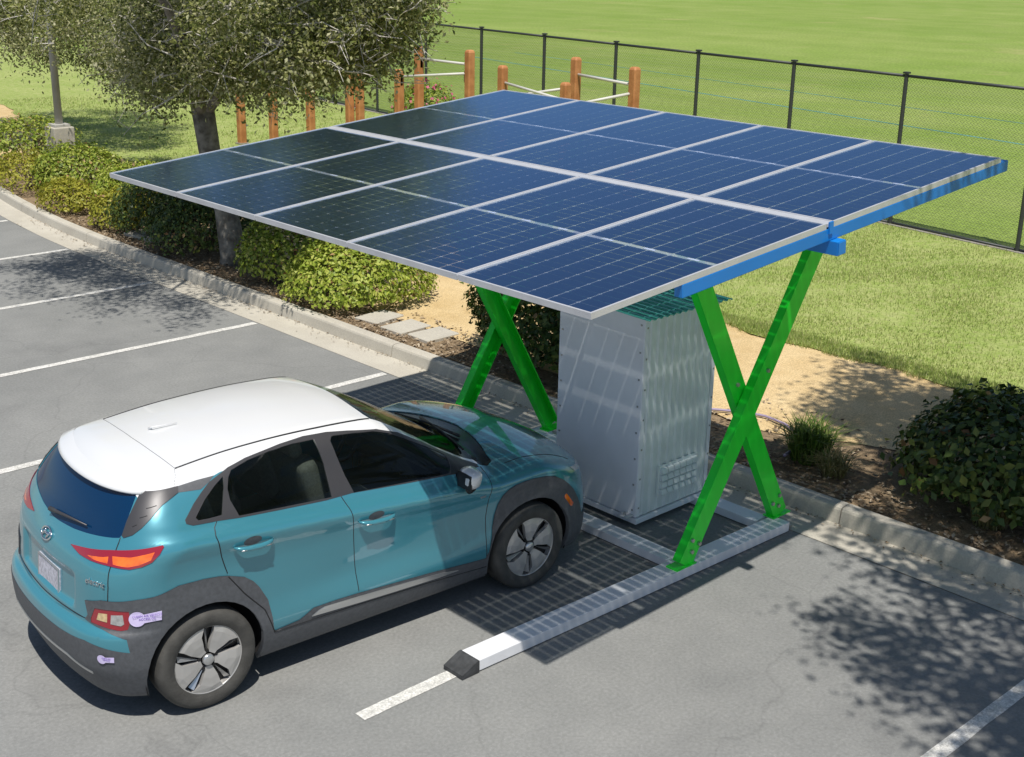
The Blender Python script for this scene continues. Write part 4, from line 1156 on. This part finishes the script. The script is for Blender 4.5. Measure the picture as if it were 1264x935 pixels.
def blades(n, spread, h, lean, wd=.012):
    a = rng.uniform(0, 6.28, n); b = rng.uniform(0, 6.28, n); r0 = spread*.25*np.sqrt(rng.uniform(0,1,n))
    base = np.stack([r0*np.cos(b), r0*np.sin(b), np.zeros(n)], 1); hh = h*rng.uniform(.55, 1.1, n)
    out = np.stack([np.cos(a), np.sin(a), np.zeros(n)], 1); ln = lean*rng.uniform(.2, 1.2, n)
    side_ = np.stack([-np.sin(a), np.cos(a), np.zeros(n)], 1)*wd
    mid = base + out*(ln*.4)[:,None] + np.array([0,0,1])*(hh*.65)[:,None]; tip = base + out*(ln*1.1)[:,None] + np.array([0,0,1])*(hh*(1-.25*ln/lean))[:,None]
    q1 = np.stack([base-side_*.5, base+side_*.5, mid+side_*.4, mid-side_*.4], 1); q2 = np.stack([mid-side_*.4, mid+side_*.4, tip+side_*.05, tip-side_*.05], 1)
    return np.concatenate([q1, q2])
def tuft(loc, spread, h, n, m, label, lean=.25, wd=.012, group=None):
    root = empty('grass_tuft', (loc[0], loc[1], .12)); tag(root, label, 'grass tuft', group)
    obj('blades', fast_mesh('blades', blades(n, spread, h, lean, wd), 4, [m]), None, root); return root

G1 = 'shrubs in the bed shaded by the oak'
shrub((1.30,3.92), .72,.78,.78, 5200, MAT['lime_leaf'], .060, 'low rounded lime green shrub in full sun just left of the stepping stones', seed=3)
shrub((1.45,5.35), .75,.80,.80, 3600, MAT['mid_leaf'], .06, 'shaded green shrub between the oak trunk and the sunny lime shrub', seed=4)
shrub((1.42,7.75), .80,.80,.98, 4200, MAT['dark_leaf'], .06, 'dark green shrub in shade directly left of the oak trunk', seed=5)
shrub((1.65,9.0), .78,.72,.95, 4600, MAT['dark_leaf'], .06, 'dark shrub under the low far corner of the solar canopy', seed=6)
shrub((1.9,10.5), .74,.70,.88, 4200, MAT['lime_leaf'], .06, 'bright green shrub in front of the lamp post base', seed=7)
shrub((1.95,12.9), .72,.72,.85, 4000, MAT['mid_leaf'], .06, 'rounded green shrub to the left of the lamp post base', seed=8)
shrub((2.4,16.2), 1.0,1.0,.9, 3000, MAT['mid_leaf'], .065, 'green shrub farthest along the kerb at the left edge', seed=9)
shrub((1.15,9.9), .45,.55,.6, 1800, MAT['yellow_leaf'], .055, 'small yellow green shrub at the kerb in front of the dark shrub', seed=10)
shrub((1.12,11.6), .40,.6,.5, 1600, MAT['yellow_leaf'], .055, 'small yellow green shrub at the kerb left of the bright green shrub', seed=11)
shrub((1.45,13.9), .5,.8,.6, 1500, MAT['yellow_leaf'], .055, 'golden yellow shrub at the kerb at the left edge', seed=12)
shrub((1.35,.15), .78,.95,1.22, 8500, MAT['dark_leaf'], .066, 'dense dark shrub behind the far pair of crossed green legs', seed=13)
shrub((1.85,-4.80), .88,.90,.78, 4600, MAT['dark_leaf'], .078, 'large glossy leaved shrub beside the kerb at the right edge', seed=15, asp=.62, dens=.5)
shrub((11.2,14.4), .55,.75,1.15, 2200, MAT['mid_leaf'], .07, 'pink flowering shrub by the wooden exercise posts at the fence', seed=16, flower=MAT['petal'])
tuft((1.18,-3.18), .7,.42, 520, MAT['green_blade'], 'green spiky grass tuft behind the kerb beside the right crossed legs', .32, .014)
tuft((1.02,-3.55), .4,.28, 240, MAT['dry_blade'], 'short dry grass tuft next to the green spiky tuft', .25, .011)
tuft((1.12,-4.98), .55,.50, 420, MAT['dry_blade'], 'straw coloured grass tuft in front of the large glossy shrub', .30, .009)
tuft((.98,-5.75), .5,.45, 260, MAT['dry_blade'], 'thin dry grass tuft at the right end of the kerb', .3, .009)

def clump_crown(centres, per, spread, size, m, root, asp=.5):
    Cn = np.array(centres); n = len(Cn); per_ = per
    off = rng.normal(size=(n, per_, 3))*spread
    off[:,:,2] = off[:,:,2]*.75 - .12*np.abs(rng.normal(size=(n, per_)))
    P = (Cn[:,None,:]+off).reshape(-1, 3); o_ = unit(off.reshape(-1, 3)+np.array([0,0,.35]))
    mi = np.repeat(rng.choice([0,0,0,1,1,2], n), per_)
    mi = np.where(rng.uniform(size=len(mi)) < .25, rng.integers(0, 3, len(mi)), mi)
    obj('crown', fast_mesh('crown', leaf_quads(P, size, asp, unit(o_+np.array([-.15,-.2,.5])), .5), 4, [m, MAT['oak_leaf_pale'], MAT['oak_leaf_dark']], mi), None, root)
def tree(name, label, base, fork, limbs, centres, per, spread, size, m, trunk_r, twigs=0, twig_src=None):
    root = empty(name, (0,0,0)); tag(root, label, 'tree')
    b = Vector(base); f = Vector(fork)
    bm = NB(); pts = [b+Vector((0,0,-.1)), b+Vector((0,0,.10)), b.lerp(f,.35)+Vector((.03,-.02,0)), b.lerp(f,.7)+Vector((-.02,.02,0)), f]
    tube(bm, pts, [trunk_r*1.45, trunk_r*1.15, trunk_r*.95, trunk_r*.9, trunk_r*.95], 14)
    fix_normals(bm); obj('trunk', bm, MAT['bark'], root, True)
    for tip in limbs:
        t = Vector(tip); mid = f.lerp(t,.5)+Vector((rng.uniform(-.2,.2), rng.uniform(-.2,.2), .25))
        bm = NB(); tube(bm, [f-Vector((0,0,.15)), f.lerp(mid,.5)+Vector((0,0,.05)), mid, t], [trunk_r*.62, trunk_r*.45, trunk_r*.32, trunk_r*.1], 9)
        fix_normals(bm); obj('limb', bm, MAT['bark'], root, True)
    if twigs:
        bm = NB(); src = twig_src if twig_src is not None else centres
        L_ = [Vector(x) for x in limbs] + [f]
        for k in range(twigs):
            c_ = Vector(src[int(rng.integers(len(src)))]); 
            st = c_ + Vector(rng.normal(size=3)*.15); dr = Vector((rng.normal(), rng.normal(), rng.normal()*.4-.25)).normalized()
            ln = rng.uniform(.25,.7); p1 = st+dr*ln*.5+Vector(rng.normal(size=3)*.05); p2 = st+dr*ln+Vector(rng.normal(size=3)*.08)
            tube(bm, [st, p1, p2], [.011,.008,.003], 4, False)
            for q in range(3):
                s2 = st.lerp(p2, rng.uniform(.3,.95)); tube(bm, [s2, s2+Vector(rng.normal(size=3)*.13)], [.006,.002], 3, False)
        o = obj('twigs', bm, MAT['twig'], root); o['kind'] = 'stuff'
    clump_crown(centres, per, spread, size, m, root)
    return root
# the oak behind the canopy
zb_y = [1.8,2.4,2.85,3.65,4.5,5.64,6.84,7.6,8.96,10.2,11.1,12.5,15]; zb_z = [4.6,3.7,3.3,3.0,2.98,2.78,2.85,2.6,2.3,2.2,2.15,2.6,2.6]
def hang(c): return np.interp(c[1]-(c[0]-1.2)*1.3, zb_y, zb_z)
def lit_ok(c):
    """keep the sunny shrubs and the kerb at both ends of the crown out of its shade"""
    sx_, sy_ = c[0]+.268*(c[2]-.2), c[1]+.351*(c[2]-.2)
    return sy_ > 4.7 and not (sy_ > 9.0 and sx_ < 3.2)
cs = []
while len(cs) < 400:
    p = rng.uniform(-1, 1, 3); r = np.linalg.norm(p)
    if r > 1 or r < .5: continue
    c_ = np.array([.35, 5.9, 4.6]) + p*np.array([3.4, 3.6, 2.4])
    lim = hang(c_) + rng.uniform(0,.2)
    if c_[0] < .2: lim = max(lim, 3.3 + (.2-c_[0])*.55)
    if c_[2] < lim or not lit_ok(c_): continue
    cs.append(c_)
low = []
while len(low) < 300:                       # hanging skirt of the crown
    c_ = np.array([rng.uniform(.3, 3.6), rng.uniform(2.8, 10.5), 0]); c_[2] = hang(c_) + rng.exponential(.45)
    if c_[2] > 4.3 or not lit_ok(c_): continue
    low.append(c_)
while len(low) < 460:                       # long left side
    c_ = np.array([rng.uniform(2.3, 4.4), rng.uniform(8.5, 14.5), 0]); c_[2] = max(hang(c_), 2.2) + abs(rng.normal())*.75
    if c_[2] > 4.3 or not lit_ok(c_): continue
    low.append(c_)
for k in range(16): low.append(np.array([rng.uniform(1.5,2.3), rng.uniform(12.3,13.8), rng.uniform(2.8,3.7)]))
for k in range(46): low.append(np.array([rng.uniform(.1,1.0), rng.uniform(5.2,8.0), rng.uniform(2.85,3.9)]))
for k in range(55): low.append(np.array([2.9, 12.2, 5.7]) + rng.uniform(-1, 1, 3)*np.array([.8, 1.7, .9]))  # unseen clumps added above the view to darken the reflection in the left panels
allc = cs + low
tree('oak_tree', 'spreading live oak with grey trunk and pale twigs behind the canopy', (1.22,6.67,.12), (1.02,6.98,2.35),
     [(-1.3,4.6,4.6),(1.6,4.4,4.3),(.2,8.2,4.9),(2.4,8.6,3.9),(-.8,6.4,5.4),(2.6,6.0,4.8),(3.0,10.6,3.7)], allc, 185, .21, .064, MAT['oak_leaf'],   .17, 760, [c for c in allc if c[2] < 4.2])
# the tree farther left, its trunk outside the picture
cs2 = []
while len(cs2) < 90:  # tall upper crown, out of view, added to be mirrored in the left panels
    p = rng.uniform(-1, 1, 3)
    if np.linalg.norm(p) < 1: cs2.append(np.array([4.4, 18.8, 6.9]) + p*np.array([2.6, 2.8, 2.3]))
while len(cs2) < 300:
    p = rng.uniform(-1, 1, 3); r = np.linalg.norm(p)
    if r > 1 or r < .35: continue
    c_ = np.array([3.9, 18.6, 3.9]) + p*np.array([2.2, 3.3, 2.3])
    if c_[2] < 2.05 + .25*math.sin(c_[1]*2.2): continue
    cs2.append(c_)
tree('oak_tree', 'second oak at the far left edge behind the lamp post', (2.4,22.0,.12), (2.7,21.6,2.6), [(2.5,19,4.6),(4.2,18,4.4),(3.4,20.6,5.2),(4.6,20,4.2)], cs2, 190, .25, .08, MAT['oak_leaf'], .2, 160, [c for c in cs2 if c[2] < 3.9])
# the tree to the right of the picture whose crown shades the kerb
cs3 = []
def near_tree(c, rad, n):
    k = 0
    while k < n:
        p = rng.uniform(-1, 1, 3)
        if np.linalg.norm(p) > 1: continue
        q = np.array(c)+p*np.array(rad)
        if q[2] < 5.15: continue
        cs3.append(q); k += 1
near_tree((-.7,-8.5,6.2), (2.6,2.5,1.2), 115)
near_tree((-2.5,-9.3,6.1), (1.2,1.3,.9), 45)
near_tree((.3,-7.0,5.9), (1.0,1.0,.7), 40)
near_tree((1.3,-6.2,6.0), (1.4,1.6,.9), 110)
near_tree((2.2,-4.6,5.8), (.9,.9,.6), 12)
tree('oak_tree', 'oak out of view at the right whose crown shades the kerb and asphalt', (1.9,-9.6,.12), (1.7,-9.3,3.6), [(-1.6,-8.6,5.9),(1.0,-6.6,5.9),(.2,-9.4,6.4),(2.0,-5.0,5.7)], cs3, 190, .24, .095, MAT['oak_leaf'], .2, 60)

# grass blades and ground litter
def scatter_blades(n, x0, x1, y0, y1, h, wd, cond):
    X = rng.uniform(x0, x1, n); Y = rng.uniform(y0, y1, n); k = cond(X, Y); X, Y = X[k], Y[k]; n = len(X)
    a = rng.uniform(0, 6.28, n); hh = h*rng.uniform(.5, 1.25, n); ln = hh*rng.uniform(.1,.7,n); b = rng.uniform(0,6.28,n)
    base = np.stack([X, Y, np.full(n, .145)], 1); sd = np.stack([np.cos(a), np.sin(a), np.zeros(n)], 1)*wd*.5
    tip = base + np.stack([ln*np.cos(b), ln*np.sin(b), hh], 1)
    return np.stack([base-sd, base+sd, tip], 1)
lxv = np.vectorize(lx)
ok = lambda X, Y: (X > lxv(Y)-.05*rng.uniform(0,1,len(X))) & (X < 10.9+.125*Y) & (np.sin(X*2.1+np.sin(Y*1.7)*2)*np.sin(Y*1.9+X*.6) > rng.uniform(-1.3,.75,len(X)))
Gb = np.concatenate([scatter_blades(120000, 4.0, 11.3, -7, 3.2, .042, .011, ok), scatter_blades(42000, 4.2, 14.5, 11.5, 27, .05, .018, ok),
                     scatter_blades(16000, 4.0, 4.5, -7, 3.2, .055, .010, lambda X, Y: X > lxv(Y)-.09+.1*np.sin(Y*13)*np.sin(Y*4.1))])
o = obj('lawn_grass', fast_mesh('lawn_grass', Gb, 3, [MAT['lawn_blade']]), None); o['kind'] = 'stuff'; o['label'] = 'short grass blades growing on the lawn strip'
n = 9000
Y = rng.uniform(-8, 12, n); X = np.array([kx(y) for y in Y])+GW+KW+.02+rng.exponential(.55, n); kk = X < np.array([kx(y) for y in Y])+2.3
kk &= ~((Y > -1.8) & (Y < 3.3) & (X > 1.5))
P = np.stack([X, Y, np.full(n, .142)], 1)[kk]
Q = leaf_quads(P, .045, .45, np.tile([0,0,1.0], (len(P),1)), .75, .6)
n2 = 700; Y2 = rng.uniform(-8, 12, n2); P2 = np.stack([np.array([kx(y) for y in Y2])+GW-rng.exponential(.07, n2), Y2, np.full(n2, .012)], 1)
Q2 = leaf_quads(P2, .028, .5, np.tile([0,0,1.0], (n2,1)), .8, .5)
o = obj('mulch_litter', fast_mesh('mulch_litter', np.concatenate([Q, Q2]), 4, [MAT['mulch']]), None); o['kind'] = 'stuff'; o['label'] = 'bark chips and dry leaves on the bed and along the gutter'

# ------------------------------------------------------------------ fence
MAT['fence'] = mat('dark grey fence steel', (.055,.06,.06), .5, metal=.3)
MAT['wire'] = mat('dark green fence wire', (.075,.08,.062), .5, metal=.2)
MAT['footing'] = ground_mat('mow strip', [(.25,.23,.20),(.34,.32,.28),(.22,.20,.18),(.36,.34,.30)], 1, 6, 60)
fence = empty('chain_link_fence', (fx(2.08), 2.08, .12)); tag(fence, 'tall dark chain link fence between the lawn and the sports field', 'fence')
FA = math.atan2(1, .125); dirv = Vector((math.cos(FA), math.sin(FA), 0)); BAY = 2.42*math.hypot(1,.125); FHT = 2.5
fence.rotation_euler = (0, 0, FA)
k0, k1 = -6, 15
pbm = NB(); tube(pbm, [(0,0,-.05),(0,0,FHT+.03)], .036, 10); box(pbm, (0,0,FHT+.045), (.09,.09,.03)); fix_normals(pbm)
post0 = None
for k in range(k0, k1+1):
    if post0 is None: post0 = obj('fence_post', pbm, MAT['fence'], fence); o = post0
    else: o = inst(post0, fence)
    o.location = (k*BAY, 0, 0)
    if k == k0: o.location = (k*BAY, 0, 0)
zv = []; zf = []; dm = .062; r_ = .0043
nw = int(BAY/dm); nsg = int((FHT-.1)/(dm))*2; st = (FHT-.1)/nsg
for i in range(nw):
    for j in range(nsg):
        xa = (i + (j % 2))*dm + .02; xb = (i + ((j+1) % 2))*dm + .02; za = .08+j*st; zb = za+st
        b0 = len(zv)
        for (x, z) in ((xa, za), (xb, zb)):
            zv += [(x-r_, -r_*.6, z), (x+r_, -r_*.6, z), (x, r_, z)]
        for a in range(3): c2 = (a+1) % 3; zf.append((b0+a, b0+c2, b0+3+c2, b0+3+a))
me = bpy.data.meshes.new('chain_link_panel'); me.from_pydata(zv, [], zf); me.materials.append(MAT['wire'])
for k in range(k0, k1):
    o = bpy.data.objects.new('chain_link_panel', me); C.objects.link(o); o.parent = fence; o.location = (k*BAY, 0, 0)
    bm = NB(); tube(bm, [(.045,0,FHT-.005),(BAY-.045,0,FHT-.005)], .025, 8); fix_normals(bm); o = obj('top_rail', bm, MAT['fence'], fence, True); o.location = (k*BAY, 0, 0)
    bm = NB(); tube(bm, [(.045,0,.055),(BAY-.045,0,.055)], .022, 6); fix_normals(bm); o = obj('bottom_rail', bm, MAT['fence'], fence, True); o.location = (k*BAY, 0, 0)
bm = NB(); a = fence.matrix_basis
pp = [Vector((fx(2.08), 2.08, 0)) + dirv*(k*BAY) for k in (k0, k1)]; sv = Vector((dirv.y, -dirv.x, 0))
pv = [pp[0]-sv*.10, pp[1]-sv*.10, pp[1]+sv*.12, pp[0]+sv*.12]
vt = [bm.verts.new((p.x, p.y, .158)) for p in pv]; vb = [bm.verts.new((p.x, p.y, .05)) for p in pv]; bm.faces.new(vt)
for i in range(4): bm.faces.new((vt[i], vb[i], vb[(i+1) % 4], vt[(i+1) % 4]))
fix_normals(bm); structure(obj('mow_strip', bm, MAT['footing']), 'narrow concrete strip under the fence')
# painted teal field lines
MAT['teal_paint'] = mat('faded teal field paint', (.10,.26,.20), .9, var=.3, scale=2)
for (a, b, w_) in (((21.0,-2.8),(27.9,32.0),.07), ((24.3,-6),(30.8,32.0),.05)):
    bm = NB(); d = (Vector((*b,0))-Vector((*a,0))).normalized(); s_ = Vector((-d.y, d.x, 0))*w_; A = Vector((*a,.124)); B = Vector((*b,.124))
    bm.faces.new([bm.verts.new(p) for p in (A-s_, B-s_, B+s_, A+s_)]); fix_normals(bm); structure(obj('field_line', bm, MAT['teal_paint']), 'faded teal line painted on the sports field')

# ------------------------------------------------------------------ wooden exercise posts
MAT['wood'] = mat('orange stained timber', (.40,.155,.052), .65, col2=(.56,.25,.095), scale=5, bump=.3, bscale=40)
MAT['pale_rail'] = mat('pale grey rail', (.62,.61,.56), .5)
MAT['dark_metal'] = mat('dark bracket', (.03,.03,.03), .5)
def post(bm_parent, x, y, top_, wd=.17):
    bm = NB(); h = top_-.12; c = wd/2; ch_ = .025
    pts = [(-c+ch_,-c),(c-ch_,-c),(c,-c+ch_),(c,c-ch_),(c-ch_,c),(-c+ch_,c),(-c,c-ch_),(-c,-c+ch_)]
    lv = [(0,1),(h-.05,1),(h-.02,.86),(h,.60)]; prev = None
    for z, s_ in lv:
        row = [bm.verts.new((x+u*s_, y+v*s_, z-.05 if z == 0 else z)) for u, v in pts]
        if prev:
            for i in range(8): bm.faces.new((prev[i], prev[(i+1) % 8], row[(i+1) % 8], row[i]))
        prev = row
    bm.faces.new(prev); fix_normals(bm); return obj('timber_post', bm, MAT['wood'], bm_parent)
def rail(p, a, b, r=.028):
    bm = NB(); tube(bm, [a, b], r, 8); fix_normals(bm); o = obj('rail', bm, MAT['pale_rail'], p, True)
    for q in (a, b):
        b2 = NB(); box(b2, (q[0], q[1], q[2]-.07), (.06,.07,.22)); fix_normals(b2); obj('bracket', b2, MAT['dark_metal'], o)
def station(label, posts, rails):
    x0, y0 = posts[0][:2]; root = empty('exercise_bars', (x0, y0, .12)); tag(root, label, 'exercise bars')
    for x, y, t in posts: post(root, x-x0, y-y0, t)
    for a, b in rails: rail(root, (a[0]-x0, a[1]-y0, a[2]-.12), (b[0]-x0, b[1]-y0, b[2]-.12))
    return root
station('orange timber posts with two sets of pale rails, nearer the middle of the fence', [(9.5,9.94,2.26),(9.15,7.85,2.13),(9.9,8.32,2.52),(9.5,6.47,2.50)],
        [((9.5,9.9,1.93),(9.15,7.9,1.80)), ((9.9,8.3,2.20),(9.5,6.5,2.18)), ((8.6,7.2,1.8),(9.45,6.5,2.03)), ((9.3,9.3,1.75),(9.9,8.35,1.95))])
station('tall orange timber posts with two pale rails, beside the pink flowering shrub', [(9.5,12.55,2.46),(9.5,10.93,2.49),(9.0,12.6,2.0)],
        [((9.5,12.5,2.2),(9.5,10.98,2.20)), ((9.0,12.55,1.85),(9.45,10.98,2.02))])
for i, (x, y, t, lb) in enumerate(((7.35,16.2,1.75,'short orange timber post nearest the oak trunk'),(8.0,15.9,1.75,'orange timber post under the oak leaves, second from the oak trunk'),(8.6,15.3,1.85,'orange timber post under the oak leaves, third from the oak trunk'),
        (9.4,14.9,1.9,'left one of the two orange timber posts standing close together'),(9.55,14.72,1.98,'right one of the two orange timber posts standing close together'))):
    r = empty('timber_post', (x, y, .12)); tag(r, lb, 'post', 'orange timber posts in a row on the lawn'); 
    p = post(r, 0, 0, t); p.name = 'post_shaft'
    bm = NB(); box(bm, (0,0,.04), (.22,.22,.05)); fix_normals(bm); obj('post_footing', bm, MAT['footing'], r)

# ------------------------------------------------------------------ lamp post, hose, stepping stones, utility lid
MAT['pole'] = mat('weathered grey pole', (.42,.41,.38), .6, var=.12, scale=4)
MAT['hose'] = mat('lavender grey hose', (.33,.27,.40), .5)
lp = empty('lamp_post', (2.72,15.35,.12)); tag(lp, 'grey lamp post on a square concrete base among the shrubs', 'lamp post')
bm = NB(); box(bm, (0,0,.40), (.42,.42,.95), None, .02); fix_normals(bm); obj('concrete_base', bm, MAT['concrete'], lp)
bm = NB(); box(bm, (0,0,.90), (.32,.32,.06), None, .01); fix_normals(bm); obj('base_plate', bm, MAT['pole'], lp)
bm = NB(); tube(bm, [(0,0,.92),(0,0,6.4)], [.075,.055], 12); fix_normals(bm); obj('pole', bm, MAT['pole'], lp, True)
bm = NB(); box(bm, (-.35,0,6.45), (.95,.32,.14), None, .03); fix_normals(bm); obj('lamp_head', bm, MAT['pole'], lp)
bm = NB(); pts = [(1.25,-1.55,.165),(1.50,-1.86,.165),(1.66,-2.1,.165),(1.72,-2.3,.165),(1.68,-2.55,.165),(1.58,-2.74,.165),(1.40,-2.92,.165),(1.2,-3.0,.165),(1.0,-3.03,.160)]
P_ = resample(pts, 40); tube(bm, [tuple(p) for p in P_], .014, 8); fix_normals(bm); tag(obj('garden_hose', bm, MAT['hose'], None, True), 'thin lavender hose curving over the path behind the right crossed legs', 'hose')
bm = NB(); P_ = resample([(.95,-5.35,.16),(1.0,-5.65,.165),(.92,-6.0,.16)], 12); tube(bm, [tuple(p) for p in P_], .018, 8); fix_normals(bm); tag(obj('drip_pipe', bm, MAT['hose'], None, True), 'short purple drip pipe beside the dry tuft at the right edge', 'pipe')
for i, (x, y, a, lb) in enumerate(((1.02,3.02,.2,'pale stepping stone touching the lime green shrub'),(1.00,2.48,.1,'pale stepping stone in the middle of three'),(1.05,2.02,.05,'pale stepping stone nearest the dark shrub by the green legs'))):
    bm = NB(); prf = [(-.26,-.19),(.24,-.20),(.27,.17),(-.23,.20)]
    prism(bm, prf, -.03, .022, lambda u, v, h: Vector((u, v, h))); bmesh.ops.bevel(bm, geom=bm.edges[:], offset=.008, segments=1, affect='EDGES'); fix_normals(bm)
    o = obj('stepping_stone', bm, MAT['concrete'], None); o.location = (x, y, .135); o.rotation_euler = (0,0,a); tag(o, lb, 'stepping stone', 'stepping stones in the bed')
ub = empty('utility_box', (1.12,8.92,.12), .1); tag(ub, 'flat grey concrete utility box lid set in the bed under the dark shrubs', 'utility box')
bm = NB(); box(bm, (0,0,.02), (.50,.72,.07), None, .008); fix_normals(bm); obj('box_rim', bm, MAT['concrete'], ub)
bm = NB(); box(bm, (0,0,.062), (.40,.62,.02), None, .005); fix_normals(bm); obj('box_lid', bm, MAT['footing'], ub)
